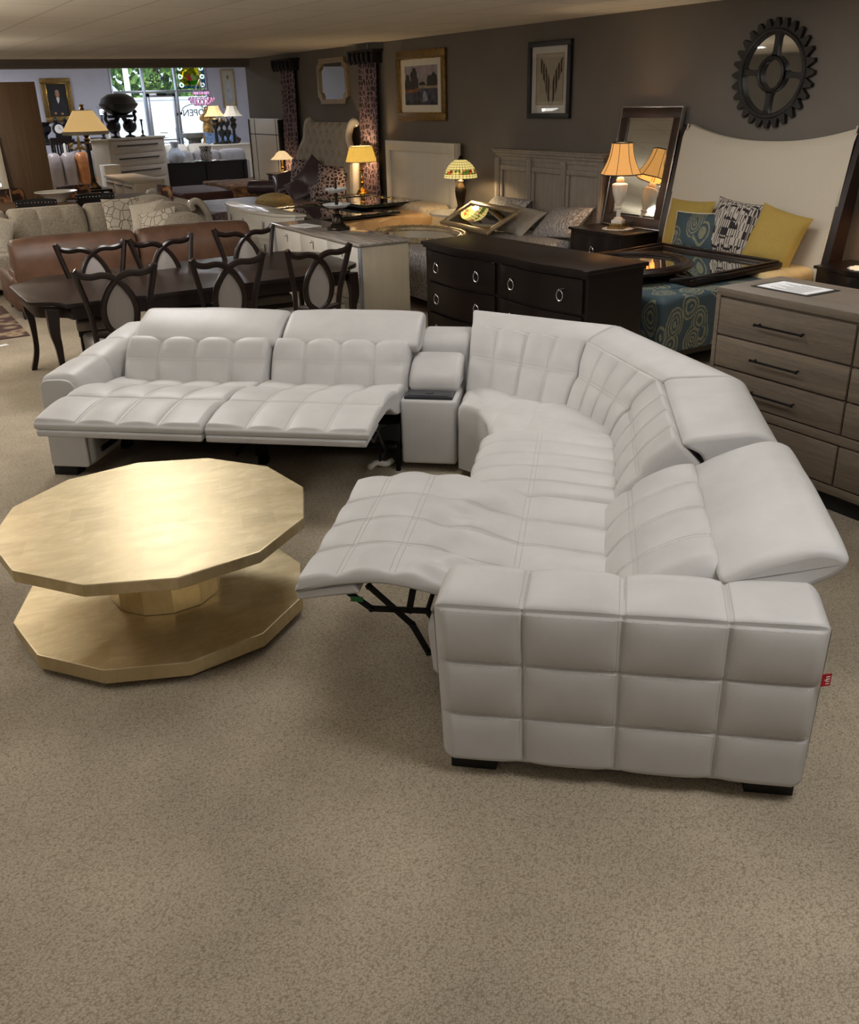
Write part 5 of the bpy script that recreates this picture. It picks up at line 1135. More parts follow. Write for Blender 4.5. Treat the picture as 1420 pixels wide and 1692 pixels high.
def treeshape(u, v0, wd, hh):
    pts = []; n = 16
    for k in range(n): a = PI*k/(n-1); q = 1+.25*r_.uniform(-1, 1); pts.append(S_(min(1, max(0, u+wd*math.cos(a)*q)), min(1, v0+hh*max(.02, math.sin(a))*(.8+.2*q))))
    return pts
for i, (u, v0, wd, hh) in enumerate(((.10, .40, .10, .40), (.30, .42, .13, .54), (.20, .40, .12, .22), (.76, .48, .08, .28), (.90, .48, .11, .34), (.55, .50, .10, .09))): flat(b, X_-.0014-.0002*i, treeshape(u, v0, wd, hh), 1)
flat(b, X_-.003, [S_(.55, .08), S_(.72, .12), S_(.68, .30), S_(.60, .38), S_(.56, .22)], 5)
for u in (.1, .35, .45, .85): flat(b, X_-.0032-.0001*u, treeshape(u, .0, .08, .13), 1)
b.build('painting', ['paint_sky', 'paint_tree', 'paint_field', 'paint_earth', 'paint_water', 'paint_light'], lp)
y0, y1, z0, z1 = 8.78, 9.55, 1.78, 2.575
bp = thing('framed_picture', 'black framed print of two brown feathered wings on the wall above the weathered headboard', 'picture', (0, 0, 0))
frame_rect(bp, y0, y1, z0, z1, .055, .045, 'black_plastic', bev=.004)
b = MB(); b.b2((XW-.016, y0+.05, z0+.05), (XW-.012, y1-.05, z1-.05)); b.build('mat_board', 'white_tag', bp)
b = MB(); b.b2((XW-.018, y0+.14, z0+.145), (XW-.016, y1-.14, z1-.13)); b.build('inner_mat', 'art_ground', bp)
b = MB()
for lo, hi in (((y0+.135, z0+.14), (y1-.135, z0+.15)), ((y0+.135, z1-.135), (y1-.135, z1-.125)), ((y0+.135, z0+.14), (y0+.147, z1-.125)), ((y1-.147, z0+.14), (y1-.135, z1-.125))): b.b2((XW-.021, lo[0], lo[1]), (XW-.017, hi[0], hi[1]))
b.build('inner_frame', 'champagne', bp)
b = MB(); cy_ = (y0+y1)/2-.02; sc = (z1-z0)
for s in (1, -1):
    wing = [(.0, .42), (.04, .56), (.10, .68), (.17, .76), (.205, .80), (.205, .69), (.195, .61), (.165, .57), (.15, .52), (.12, .48), (.10, .40), (.07, .30), (.03, .20), (-.005, .155), (.02, .30)]
    flat(b, XW-.0188-.0003*(s > 0), [(cy_+s*a*.94-(.0 if s > 0 else .02), z0+sc*c) for a, c in wing], 0)
b.build('print', 'wing_print', bp)
b = MB(); b.b2((XW-.034, y0+.05, z0+.05), (XW-.031, y1-.05, z1-.05)); b.build('glass', 'picture_glass', bp)
wm = thing('wall_mirror', 'mirror with notched corners in a champagne frame hanging between the two curtains', 'mirror', (0, 0, 0))
def notch(y0, y1, z0, z1, c):
    pts = []
    for cy, cz, a0 in ((y0, z0, 0), (y1, z0, 90), (y1, z1, 180), (y0, z1, 270)): pts += [(cy+c*math.cos(math.radians(a0+90-t))*(1), cz+c*math.sin(math.radians(a0+90-t))) for t in (0, 30, 60, 90)]
    return pts
my0, my1, mz0, mz1 = 14.18, 15.26, 1.965, 2.63
O_ = notch(my0, my1, mz0, mz1, .10); I_ = notch(my0+.07, my1-.07, mz0+.07, mz1-.07, .10)
b = MB(); k = len(O_); X0_, X1_ = XW-.05, XW-.003
b.add([(X0_, y, z) for y, z in O_]+[(X0_, y, z) for y, z in I_]+[(X1_, y, z) for y, z in O_]+[(X1_, y, z) for y, z in I_], sum([[(i, (i+1) % k, k+(i+1) % k, k+i), (i, 2*k+i, 2*k+(i+1) % k, (i+1) % k), (k+i, k+(i+1) % k, 3*k+(i+1) % k, 3*k+i)] for i in range(k)], []))
b.build('frame', 'champagne', wm); b = MB(); b.add([(XW-.02, y, z) for y, z in I_], [tuple(range(k))]); b.build('glass', 'mirror', wm)
# gear mirror
gy_, gz_, gR = 6.05, 2.15, .435
gm_ = thing('gear_mirror', 'dark iron gear shaped wall mirror with four spokes above the linen headboard', 'mirror', (XW, gy_, gz_))
b = MB(); nT = 28; ring = []
for k in range(nT):
    a = 2*PI*k/nT; dA = 2*PI/nT
    for f_, r in ((-.47, .835), (-.13, 1.0), (.13, 1.0), (.47, .835)): ring.append((gR*r*math.cos(a+f_*dA), gR*r*math.sin(a+f_*dA)))
m = len(ring); inn = [(gR*.72*math.cos(math.atan2(q[1], q[0])), gR*.72*math.sin(math.atan2(q[1], q[0]))) for q in ring]
def ringmesh(b, A, B, x0, x1): m = len(A); b.add([(x0, *p) for p in A]+[(x0, *p) for p in B]+[(x1, *p) for p in A]+[(x1, *p) for p in B], sum([[(i, (i+1) % m, m+(i+1) % m, m+i), (i, 2*m+i, 2*m+(i+1) % m, (i+1) % m), (m+i, m+(i+1) % m, 3*m+(i+1) % m, 3*m+i)] for i in range(m)], []))
ringmesh(b, ring, inn, -.045, -.002)
b.tube([(-.044, gR*.775*math.cos(a), gR*.775*math.sin(a)) for a in np.linspace(0, 2*PI, 60, endpoint=False)], .02, 8, closed=True, flat=1, up=(1, 0, 0)); b.build('toothed_ring', 'dark_grey_iron', gm_, ang=30)
b = MB(); cir = lambda r, n=48: [(gR*r*math.cos(a), gR*r*math.sin(a)) for a in np.linspace(0, 2*PI, n, endpoint=False)]
ringmesh(b, cir(.345), cir(.265), -.04, -.002); b.tube([(-.052, y, z) for y, z in cir(.30)], .013, 6, closed=True, up=(1, 0, 0)); b.build('hub_ring', 'dark_grey_iron', gm_)
for a in (0, 90, 180, 270):
    b = MB(); h0, h1 = gR*.33, gR*.74; pts = [(h0-.02, -.045), (h0+.035, -.019), (h1-.04, -.019), (h1+.01, -.045), (h1+.01, .045), (h1-.04, .019), (h0+.035, .019), (h0-.02, .045)]
    b.prism(pts, .004, .040, .004, X=RX(math.radians(a+4))@RY(-PI/2)@RZ(PI/2)@RZ(PI/2)); b.build('spoke', 'dark_grey_iron', gm_)
b = MB(); b.lathe([(gR*.76, 0), (gR*.76, .006)], 48, 0, RY(-PI/2)@TR(0, 0, .008)); b.build('glass', 'mirror', gm_)
# curtains with carved cornices
for (a, c, lab) in (((16.13, 16.73, 2.44)), None, None) if False else ((16.10, 16.72, 'patterned mauve curtain panel at the left of the notched mirror'), (13.16, 13.76, 'patterned mauve curtain panel at the right of the notched mirror, behind the brass lamp')):
    cu = thing('curtain', lab, 'curtain', (0, 0, 0)); n = 60; G = []
    ztop = 2.52
    for z in np.linspace(.02, ztop, 24):
        fl = 1+.18*(1-z/ztop); row = []
        for u in np.linspace(0, 1, n): y = (a+c)/2+(u-.5)*(c-a)*fl; row.append((XW-.09-.035*math.sin(u*2*PI*5+.6*math.sin(z*2))*(1-.3*z/ztop)-.02*math.sin(u*9+z), y, z))
        G.append(row)
    b = MB(); b.grid(np.array(G)); G2 = np.array(G); G2[..., 0] += .012; b.grid(G2[::-1]); b.build('panel', 'trellis', cu)
    b = MB(); b.b2((XW-.17, a-.06, 2.50), (XW-.003, c+.06, 2.66), .01)
    for k in range(5):
        y = a+.02+k*(c-a-.04)/4; b.tube([(XW-.17, y+.03*0, 2.50), (XW-.205, y+.01, 2.54), (XW-.205, y+.02, 2.62), (XW-.17, y+.03, 2.66)], .03, 8)
    b.b2((XW-.20, a-.10, 2.645), (XW-.003, c+.10, 2.68), .006); b.build('cornice', 'dark_grey_iron', cu)
b = MB(); yy = atX(608, 72, XW)[1]; b.tube([(XW-.012, yy, 2.64), (XW-.012, yy, ROOM_H-.001)], .006, 6); tag(b.build('cable_cover', 'white_steel'), 'thin pale cable cover on the wall above the right curtain', 'cable')
# ------------------------------------------------------------------ middle and front of the shop
# cowhide-backed chairs round a table behind the grey sectional
tb = thing('dining_table', 'dark wood table behind the grey sectional among studded leather chairs', 'dining table', (2.62, 15.05, 0))
b = MB(); b.b2((-1.5, -.55, .71), (1.5, .55, .76), .01); b.build('tabletop', 'oak', tb)
for x in (-1.35, 1.35):
    for y in (-.45, .45): b = MB(); b.b2((x-.04, y-.04, 0), (x+.04, y+.04, .71), .006); b.build('leg', 'oak', tb)
bw = at(90, 326, .80); bo_ = thing('bowl', 'white ceramic footed bowl on the table among the studded chairs', 'bowl', (2.72, 15.1, .76))
b = MB(); b.lathe([(.11, 0), (.12, .02), (.19, .08), (.27, .125), (.30, .135), (.30, .145), (.25, .13), (.16, .08), (.05, .03), (0, .028)], 40, flute=12, fa=.01); b.build('body', 'white_ceramic', bo_)
def stud_chair(key_front, key_back):
    t = thing('dining_chair', '', 'chair', (0, 0, 0), 0, 'studded leather chairs')
    b = MB(); b.b2((-.25, -.02, .40), (.25, .46, .49), .03); b.build('seat', 'black_leather', t)
    for k, key, off in ((0, key_back, .0), (1, key_front, .028)):
        b = MB(); G = np.array([[(x, -.06-.10*(z-.5)+off+.05*(x/.26)**2*-1+.05, z+.015*(1-(x/.26)**2)*(z > .9)) for x in np.linspace(-.26, .26, 12)] for z in np.linspace(.50, .92, 8)]); b.grid(G if k else G[::-1])
        if k == 0: G2 = G.copy(); G2[..., 1] += .028; b.grid(np.stack([G[-1], G2[-1]])); b.grid(np.stack([G[:, 0], G2[:, 0]])); b.grid(np.stack([G[:, -1], G2[:, -1]]))
        b.build('back_front' if k else 'backrest', key, t)
    b = MB(); 
    for x in np.linspace(-.24, .24, 12): b.ball((x, -.06-.10*.38-.05*(x/.26)**2+.045, .885), .008, 6)
    for z in np.linspace(.55, .85, 8):
        for s in (-1, 1): b.ball((s*.245, -.06-.10*(z-.5)-.0, z), .008, 6)
    tag(b.build('nail_studs', 'silver', t), None)
    for s in (-1, 1): b = MB(); b.b2((s*.22-.02, -.03, 0), (s*.22+.02, .01, .45)); b.build('leg', 'espresso', t); b = MB(); b.b2((s*.22-.02, .40, 0), (s*.22+.02, .44, .42)); b.build('leg', 'espresso', t)
    return t
scA = stud_chair('black_leather', 'black_leather')
def put(px0, px1, z, base, far_, lab, first=False):
    a, c = at(*px0, z), at(*px1, z); mx, my = (a[0]+c[0])/2, (a[1]+c[1])/2; yaw = math.atan2(c[1]-a[1], c[0]-a[0])+(PI if far_ else 0)
    loc = (mx, my, 0)
    if first: base.location = loc; base.rotation_euler = (0, 0, yaw); base['label'] = lab
    else: dup(base, loc, yaw, lab)
put((25, 331), (97, 328), .92, scA, False, 'black studded leather chair back at the left, before the white bowl', True)
put((122, 322), (187, 318), .92, scA, False, 'black studded leather chair back just right of the white bowl')
scB = stud_chair('cowhide', 'cowhide')
put((-22, 317), (46, 311), .92, scB, True, 'brown cowhide chair facing us at the far left beside the oak panel', True)
put((95, 310), (154, 305), .92, scB, True, 'brown cowhide chair facing us behind the white bowl, under the pleated lamp')
p = at(262, 305, .94); dup(scB, (p[0], p[1], 0), math.radians(96), 'cowhide chair seen from its side, left of the scrolled footboard')
# oak wardrobe panel and leaning white mirror at the left edge
z_, Yk = .0, 15.9
x0_, x1_ = atY(-14, 230, Yk)[0], atY(74, 230, Yk)[0]
oh = zat(x1_-.05, Yk, 135)
op = thing('cabinet', 'tall plain oak cabinet side standing at the left edge of the photo', 'cabinet', (x0_, Yk, 0))
b = MB(); b.b2((0, 0, .06), (x1_-x0_, .42, oh), .006); b.build('body', 'oak', op)
b = MB(); b.b2((.03, .03, 0), (x1_-x0_-.03, .40, .06)); b.build('plinth', 'black_foot', op)
b = MB(); b.b2((-.004, .44, .06), (.02, .47, oh-.01)); b.b2((0, .42, .06), (x1_-x0_, .47, oh-.02), .004); b.build('door', 'oak', op)
wmx = thing('leaning_mirror', 'pale framed tall mirror leaning beside the oak cabinet at the left edge', 'mirror', (x0_+.10, Yk-.25, 0)); wmx.rotation_euler = (math.radians(-6), 0, math.radians(4))
b = MB()
for lo, hi in (((-.62, 0, 0), (-.52, .05, 1.9)), ((-.10, 0, 0), (0, .05, 1.9)), ((-.52, 0, 0), (-.10, .05, .12)), ((-.52, 0, 1.78), (-.10, .05, 1.9)), ((-.52, 0, .9), (-.10, .05, .98))): b.b2(lo, hi, .01)
b.build('frame', 'cream_wood', wmx)
b = MB(); b.b2((-.53, .02, .11), (-.09, .025, 1.79)); b.build('glass', 'mirror', wmx)
# low whitewashed dresser and tall chest
ld = thing('dresser', 'low whitewashed wood dresser in front of the tall slatted chest', 'dresser', (4.33, 17.0, 0), 0)
LW, LH, LDp = 1.95, .84, .55
b = MB(); b.b2((-.01, -.01, LH-.04), (LDp+.01, LW+.01, LH), .004); b.b2((.02, 0, .06), (LDp, LW, LH-.04), .004); b.b2((.05, .04, 0), (LDp-.04, LW-.04, .06)); b.build('body', 'whitewash', ld)
for c in range(3):
    for r_ in range(3):
        y0 = .03+c*.632; z0 = .09+r_*.235; b = MB(); b.b2((0, y0, z0), (.03, y0+.615, z0+.215), .006); d = b.build('drawer', 'whitewash', ld)
        b = MB(); b.b2((-.012, y0+.06, z0+.15), (.002, y0+.555, z0+.17), .003); b.build('handle', 'walnut_frame', d)
a, c = at(178, 230, 1.40), at(271, 224, 1.40); rz = math.atan2(c[1]-a[1], c[0]-a[0]); cw = math.dist(a, c)
tc_ = thing('chest', 'tall whitewashed chest with long dark recessed handles carrying the black urn sculpture', 'chest of drawers', (a[0], a[1], 0), rz)
b = MB(); b.b2((-.02, -.02, 1.36), (cw+.02, .52, 1.40), .005); b.b2((0, .01, .08), (cw, .50, 1.36), .005); b.b2((.04, .05, 0), (cw-.04, .46, .08)); b.build('body', 'whitewash', tc_)
for r_ in range(5):
    z0 = .11+r_*.25; b = MB(); b.b2((.08, -.006, z0), (cw-.08, .03, z0+.235), .006); d = b.build('drawer', 'whitewash', tc_)
    b = MB(); b.b2((.22, -.02, z0+.13), (cw-.22, 0, z0+.155), .004); b.build('handle', 'walnut_frame', d)
# black bowl carried by two birds
p = ((a[0]+c[0])/2-.25, (a[1]+c[1])/2+.1, 1.40)
sc_ = thing('sculpture', 'black oval bowl carried by two bird figures on top of the tall whitewashed chest', 'sculpture', p, rz)
b = MB(); b.lathe([(.001, .44), (.12, .46), (.30, .54), (.42, .66), (.44, .70), (.42, .71), (.36, .82), (.22, .90), (.001, .92)], 32, 0, Matrix.Diagonal((1, .75, .92, 1))); b.b2((-.20, -.16, .38), (.20, .16, .44), .01); b.build('bowl', 'black_sculpture', sc_)
for s in (-1, 1):
    b = MB(); b.ball((s*.22, 0, .22), (.16, .12, .14)); b.tube(smooth_path([(s*.32, 0, .27), (s*.40, 0, .36), (s*.38, 0, .46), (s*.44, 0, .50)], 4), .035, 8); b.tube(smooth_path([(s*.16, 0, .28), (s*.10, 0, .36), (s*.06, 0, .42)], 4), .05, 8); b.tube([(s*.20, 0, .12), (s*.20, 0, .03)], .03, 6); b.lathe([(.11, 0), (.10, .03), (.04, .05)], 16, 0, TR(s*.20, 0, 0)); b.build('bird', 'black_sculpture', sc_)
for i, (px, hh, lab) in enumerate(((178, .30, 'dark candlestick at the left end on top of the tall whitewashed chest'), (247, .34, 'slim dark candlestick at the right end on top of the tall whitewashed chest'))):
    q = (px-178)/93*cw if i else .02+.06; o = (a[0]+math.cos(rz)*q-math.sin(rz)*.2, a[1]+math.sin(rz)*q+math.cos(rz)*.2, 1.40)
    b = MB(); b.lathe([(.06, 0), (.06, .015), (.015, .04), (.025, .1), (.012, .14), (.02, hh-.04), (.035, hh-.02), (.03, hh)], 14); tag(b.build('candlestick', 'black_sculpture', None, o), lab, 'candlestick', None)
# end table with the pleated floor-standing lamp
et = thing('side_table', 'dark wood end table under the pleated shade lamp', 'table', (3.95, 18.9, 0))
b = MB(); b.b2((-.45, -.4, .58), (.40, .35, .62), .006); b.build('tabletop', 'espresso', et)
for x in (-.4, .35):
    for y in (-.35, .3): b = MB(); b.b2((x-.025, y-.025, 0), (x+.025, y+.025, .58)); b.build('leg', 'espresso', et)
b = MB(); b.b2((-.42, -.37, .2), (.37, .32, .23)); b.build('shelf', 'espresso', et)
lx, ly = 3.98, 18.8; fl_ = thing('table_lamp', 'tall brass column lamp with a lit pleated cream shade in front of the portrait', 'lamp', (lx, ly, .62))
zt, zb = zat(lx, ly, 183)-.62, zat(lx, ly, 218)-.62
lx2 = atY(141, 200, ly)[0]
b = MB(); b.lathe([(.13, 0), (.13, .03), (.10, .05), (.07, .10), (.05, .12), (.045, .16), (.036, .2), (.030, zb-.22), (.05, zb-.2), (.035, zb-.17), (.06, zb-.13), (.03, zb-.1), (.06, zb-.06), (.02, zb), (.015, zb+.05)], 16); b.build('column', 'dark_bronze', fl_)
fl_.location.x = atY(150, 270, ly)[0]
b = MB(); b.shell([(.40, zb-.03), (.40, zb), (.17, zt)], 96, flute=48, fa=.012); s = b.build('lamp_shade', 'shade_cream', fl_)
b = MB(); b.lathe([(.17, zt-.002), (.172, zt+.006), (.165, zt+.008)], 32); b.shell([(.405, zb-.05), (.405, zb+.01)], 48); b.build('shade_trim', 'linen', s)
b = MB(); b.lathe([(.02, zt), (.045, zt+.03), (.02, zt+.06), (.05, zt+.09), (.0, zt+.11)], 12); b.build('finial', 'brass', s); bulb(fl_.location.x, ly, .62+(zb+zt)/2, 12)
# leather and grey seating further back
def recliner(name, lab, key, px0, px1, Y, ztop, n, depth=.9):
    x0, x1 = atY(px0, 270, Y)[0], atY(px1, 270, Y)[0]; t = thing(name, lab, 'sofa', (x0, Y, 0)); w = x1-x0
    b = MB(); b.b2((0, .05, .08), (w, .35, ztop-.12), .05); b.build('back_frame', key, t)
    b = MB(); b.b2((.1, .3, .12), (w-.1, depth, .45), .06); b.build('seat', key, t)
    for i in range(n):
        lp = [(-.02, .44), (-.07, ztop-.22), (.02, ztop), (.22, ztop-.02), (.32, .5)]; b = MB(); loft(b, lo2(lp, w*i/n+.01, 't'), lo2(lp, w*(i+1)/n-.01, 't'), [.06, .1, .1, .08, .05], .05, P=.004, endr=.07, crown=.03, seams_l=(1.1,), arcrng=(-.1, 3)); b.build('back_cushion', key, t)
    for s in (0, 1): b = MB(); b.b2((s*w-.10, .0, .05), (s*w+.10, depth, .60), .06); b.build('arm', key, t)
    for x in (.05, w-.05): b = MB(); b.b2((x-.04, .06, 0), (x+.04, .2, .09)); b.build('leg', 'black_foot', t)
    return t
ls = recliner('sofa', 'taupe and tan leather recliner sofa behind the pleated shade lamp', 'taupe_leather', 80, 150, 22.6, zat(atY(115, 256, 22.6)[0], 22.6, 254), 3)
for o in [c for c in ls.children if c.name.startswith('back_cushion')][-1:]+[c for c in ls.children if c.name.startswith('arm')][-1:]:
    o.data.materials.clear(); o.data.materials.append(M['tan_leather'])
    o['label'] = 'tan leather right end'
gr = recliner('sofa', 'pale grey tufted recliner behind the leather sofa and left of the tall chest', 'grey_microfiber', 117, 166, 25.4, .98, 3)
gs2 = recliner('sofa', 'grey sofa in a row of boxy back cushions behind the dark console table', 'grey_microfiber', 277, 408, 25.6, .86, 3)
ws = recliner('sofa', 'off-white sofa behind the grey sofa under the shop window', 'white_upholstery', 276, 388, 28.1, .93, 3)
x = atY(372, 226, 28.25)[0]; cushion('throw_pillow', 'blue pillow lying along the back of the off-white sofa', 'cushion', 'blue_pillow', 1.05, .42, .2, (x, 28.55, 1.0), (math.radians(-30), math.radians(6), 0), 71)
x = atY(393, 232, 28.3)[0]; cushion('throw_pillow', 'dark red pillow at the right end of the off-white sofa', 'cushion', 'burgundy', .4, .4, .18, (x, 28.6, .95), (math.radians(-25), math.radians(30), 0), 72)
# console table with vase and pot
ZC = .80; cx0, cx1 = atY(275, 271, 22.0)[0], atY(408, 270, 22.0)[0]
cn = thing('console_table', 'long dark wood console table standing behind the grey sofa', 'console table', (cx0, 22.0, 0))
b = MB(); b.b2((0, -.02, ZC-.04), (cx1-cx0, .40, ZC), .005); b.build('tabletop', 'espresso', cn)
b = MB(); b.b2((.02, .02, .06), (cx1-cx0-.02, .38, ZC-.04)); b.build('body', 'espresso', cn)
for xx in (.0, (cx1-cx0)*.48, cx1-cx0-.08): b = MB(); b.b2((xx, -.015, 0), (xx+.08, .03, ZC-.04)); b.build('post', 'dark_bronze', cn)
x = atY(292, 268, 22.1)[0]; zz = zat(x, 22.1, 234)
b = MB(); hh = zz-ZC; b.lathe([(.12, 0), (.15, .03*hh), (.21, .28*hh), (.20, .42*hh), (.12, .62*hh), (.075, .72*hh), (.08, .86*hh), (.11, .97*hh), (.10, hh), (.06, .95*hh)], 28); tag(b.build('vase', 'art_pale', None, (x, 22.1, ZC)), 'tall patterned vase with a narrow neck at the left on the dark console table', 'vase')
x = atY(342, 268, 22.1)[0]; tr_ = MB(); tr_.lathe([(.26, 0), (.30, .015), (.29, .02), (.02, .012)], 28); tag(tr_.build('tray', 'silver', None, (x, 22.1, ZC)), 'round silver tray under the small pot on the console table', 'tray')
b = MB(); b.lathe([(.11, .0), (.13, .02), (.14, .14), (.12, .22), (.15, .30), (.13, .31), (.10, .22)], 10, 0); tag(b.build('pot', 'maze_print', None, (x, 22.1, ZC+.0205)), 'small black and pink mottled pot on the silver tray', 'pot')
# right corner of the front room: lamps and ornaments on a long sideboard
zs_ = .95; Yl = 27.0; sx0, sx1 = atY(344, 225, Yl)[0], atY(412, 225, Yl)[0]
sbd = thing('sideboard', 'pale sideboard carrying two lamps and two green finials by the shop window', 'sideboard', (sx0, Yl-.25, 0))
b = MB(); b.b2((-.03, -.03, zs_-.04), (sx1-sx0, .53, zs_), .005); b.build('top', 'cream_wood', sbd)
b = MB(); b.b2((0, 0, .05), (sx1-sx0-.04, .5, zs_-.04)); b.b2((.05, .05, 0), (sx1-sx0-.1, .45, .05)); b.build('body', 'cream_wood', sbd)
for px, key, lab in ((354, 'shade_cream', 'warm lit flared shade lamp, left of the pair by the tall picture'), (384, 'art_ground', 'pale unlit flared shade lamp, right of the pair by the tall picture')):
    x = atY(px, 190, Yl)[0]; t = thing('table_lamp', lab, 'lamp', (x, Yl, zs_)); zt, zb = zat(x, Yl, 175)-zs_, zat(x, Yl, 192)-zs_
    b = MB(); b.lathe([(.11, 0), (.11, .03), (.05, .05), (.04, zb-.34), (.07, zb-.30), (.10, zb-.22), (.06, zb-.16), (.11, zb-.08), (.03, zb-.04), (.02, zb)], 14); b.build('column', 'bronze_green', t)
    b = MB(); b.shell([(.30, zb), (.22, zb+.08), (.165, zb+.18), (.145, zt)], 8); s = b.build('lamp_shade', key, t, ang=20)
    if key == 'shade_cream': bulb(x, Yl, zs_+(zb+zt)/2, 6)
for px, lab in ((366, 'dark green urn finial beside the left acanthus lamp'), (375, 'dark green urn finial beside the right acanthus lamp')):
    x = atY(px, 210, Yl-.1)[0]; hh = zat(x, Yl-.1, 193)-zs_
    b = MB(); b.lathe([(.09, 0), (.09, .06), (.04, .10), (.035, .15), (.10, .38*hh), (.11, .48*hh), (.03, .55*hh), (.03, .62*hh), (.09, .74*hh), (.10, .82*hh), (.04, .94*hh), (0, hh)], 16); tag(b.build('finial', 'bronze_green', None, (x, Yl-.1, zs_)), lab, 'ornament')
x = atY(343, 205, 28.9)[0]; st = thing('statue', 'gold draped female statue standing beside the shop window', 'statue', (x, 28.9, 0)); zz = zat(x, 28.9, 176)
b = MB(); b.lathe([(.22, 0), (.22, .9), (.2, .95)], 20); b.build('plinth', 'gold_statue', st)
b = MB(); hh = zz-.95
b.lathe([(.17, 0), (.16, .25*hh), (.15, .45*hh), (.11, .58*hh), (.14, .70*hh), (.15, .78*hh), (.05, .84*hh), (.045, .86*hh)], 18, 0, TR(0, 0, .95)@Matrix.Diagonal((1, .75, 1, 1)), flute=7, fa=.06); b.ball((0, -.01, .95+.92*hh), (.065, .075, .085)); b.tube(smooth_path([(-.13, 0, .95+.76*hh), (-.20, -.04, .95+.66*hh), (-.10, -.13, .95+.60*hh), (.02, -.14, .95+.64*hh)], 5), [.04]*16, 8); b.tube(smooth_path([(.13, 0, .95+.76*hh), (.19, -.02, .95+.64*hh), (.17, -.06, .95+.48*hh)], 5), .038, 8); b.build('figure', 'gold_statue', st)
x = atY(321, 222, 29.5)[0]; zz = zat(x, 29.5, 220)
pd = thing('pedestal', 'dark stone pedestal in front of the right shop window pane', 'pedestal', (x, 29.5, 0)); b = MB(); b.b2((-.36, -.36, zz-.12), (.36, .36, zz), .01); b.lathe([(.28, .0), (.28, .12), (.2, .16), (.20, zz-.2), (.3, zz-.12)], 8, 0); b.build('column', 'stone', pd)
# chandelier with pink crystals
x = atY(333, 160, 27.6)[0]; z0, z1 = zat(x, 27.6, 172), zat(x, 27.6, 150); chd = thing('chandelier', 'small chandelier hung with pink crystals in front of the shop window', 'chandelier', (x, 27.6, z0))
b = MB(); hh = z1-z0; b.tube([(0, 0, .1), (0, 0, ZF-z0-.002)], .008, 6); b.tube([(.2*math.cos(q), .2*math.sin(q), hh) for q in np.linspace(0, 2*PI, 24, endpoint=False)], .012, 6, closed=True); b.tube([(.34*math.cos(q), .34*math.sin(q), .5*hh) for q in np.linspace(0, 2*PI, 24, endpoint=False)], .012, 6, closed=True)
for q in np.linspace(0, 2*PI, 6, endpoint=False): b.tube([(0, 0, .1), (.34*math.cos(q), .34*math.sin(q), .5*hh), (.2*math.cos(q), .2*math.sin(q), hh), (0, 0, hh+.3)], .008, 5)
b.build('frame', 'silver', chd); b = MB()
for q in np.linspace(0, 2*PI, 18, endpoint=False):
    for r, z in ((.34, .40*hh), (.30, .2*hh), (.2, .8*hh), (.2, 0)): b.ball((r*math.cos(q), r*math.sin(q), z), (.03, .03, .045), 4)
tag(b.build('crystals', 'pink_crystal', chd), 'pink crystals', kind='stuff')
# credenza along the far left with clock, urn, candles
Yc = 28.6; czt = 1.12; k0, k1 = atY(60, 228, Yc)[0], atY(186, 228, Yc)[0]
cr_ = thing('credenza', 'dark wood shelf unit along the far wall under the portrait', 'shelf', (k0, Yc, 0))
b = MB(); b.b2((0, 0, czt-.06), (k1-k0, .5, czt), .005); b.build('top', 'espresso', cr_)
for xx in (0, (k1-k0)*.33, (k1-k0)*.66, k1-k0-.06): b = MB(); b.b2((xx, .02, 0), (xx+.06, .48, czt-.06)); b.build('upright', 'espresso', cr_)
for zz in (.15, .48, .8): b = MB(); b.b2((.06, .03, zz-.02), (k1-k0-.06, .47, zz+.02)); b.build('shelf', 'espresso', cr_)
x = atY(105, 224, Yc+.2)[0]; ck_ = thing('mantel_clock', 'dark figural mantel clock with a round white dial below the portrait', 'clock', (x, Yc+.22, czt)); zz = zat(x, Yc+.2, 200)-czt
b = MB(); b.b2((-.30, -.12, 0), (.26, .12, .08), .02); b.prism([(-.22, -.1), (.2, -.1), (.16, .1), (-.18, .1)], .08, .2); b.lathe([(.0, -.08), (.16, -.08), (.16, .08), (0, .08)], 22, 0, TR(-.1, 0, .34)@RX(PI/2)); b.ball((-.14, 0, .54), (.06, .06, .10)); b.tube(smooth_path([(.04, 0, .18), (.12, 0, .34), (.08, 0, .46), (.16, 0, .52)], 5), .05, 8); b.ball((.1, 0, .56), .05); b.build('case', 'black_sculpture', ck_)
b = MB(); b.lathe([(.115, 0), (.115, .01)], 24, 0, TR(-.1, -.085, .34)@RX(PI/2)); d = b.build('dial', 'white_tag', ck_); b = MB(); b.b2((-.104, -.1, .34), (-.096, -.097, .42)); b.b2((-.1, -.1, .336), (-.04, -.097, .344)); b.build('hands', 'black_plastic', d)
x = atY(76, 224, Yc+.2)[0]; b = MB(); b.lathe([(.14, 0), (.14, .06), (.05, .1), (.05, .18), (.16, .28), (.17, .40), (.12, .44), (.18, .5), (.16, .52)], 22); tag(b.build('urn', 'black_sculpture', None, (x, Yc+.22, czt)), 'black urn at the left of the figural clock', 'urn')
x = atY(171, 200, Yc+.2)[0]; hc = thing('candle_holder', 'hurricane candle holder with a glowing white candle left of the shop window', 'candle holder', (x, Yc+.2, czt)); zt_, zm, zl = zat(x, Yc+.2, 175)-czt, zat(x, Yc+.2, 181)-czt, zat(x, Yc+.2, 190)-czt
b = MB(); b.lathe([(.14, 0), (.14, .02), (.1, .03)], 16); [b.tube([(.09*math.cos(q), .09*math.sin(q), .02), (.07*math.cos(q), .07*math.sin(q), zl)], .012, 5) for q in (0, 2.1, 4.2)]; b.lathe([(.08, zl-.02), (.1, zl)], 14); b.build('stand', 'black_metal', hc)
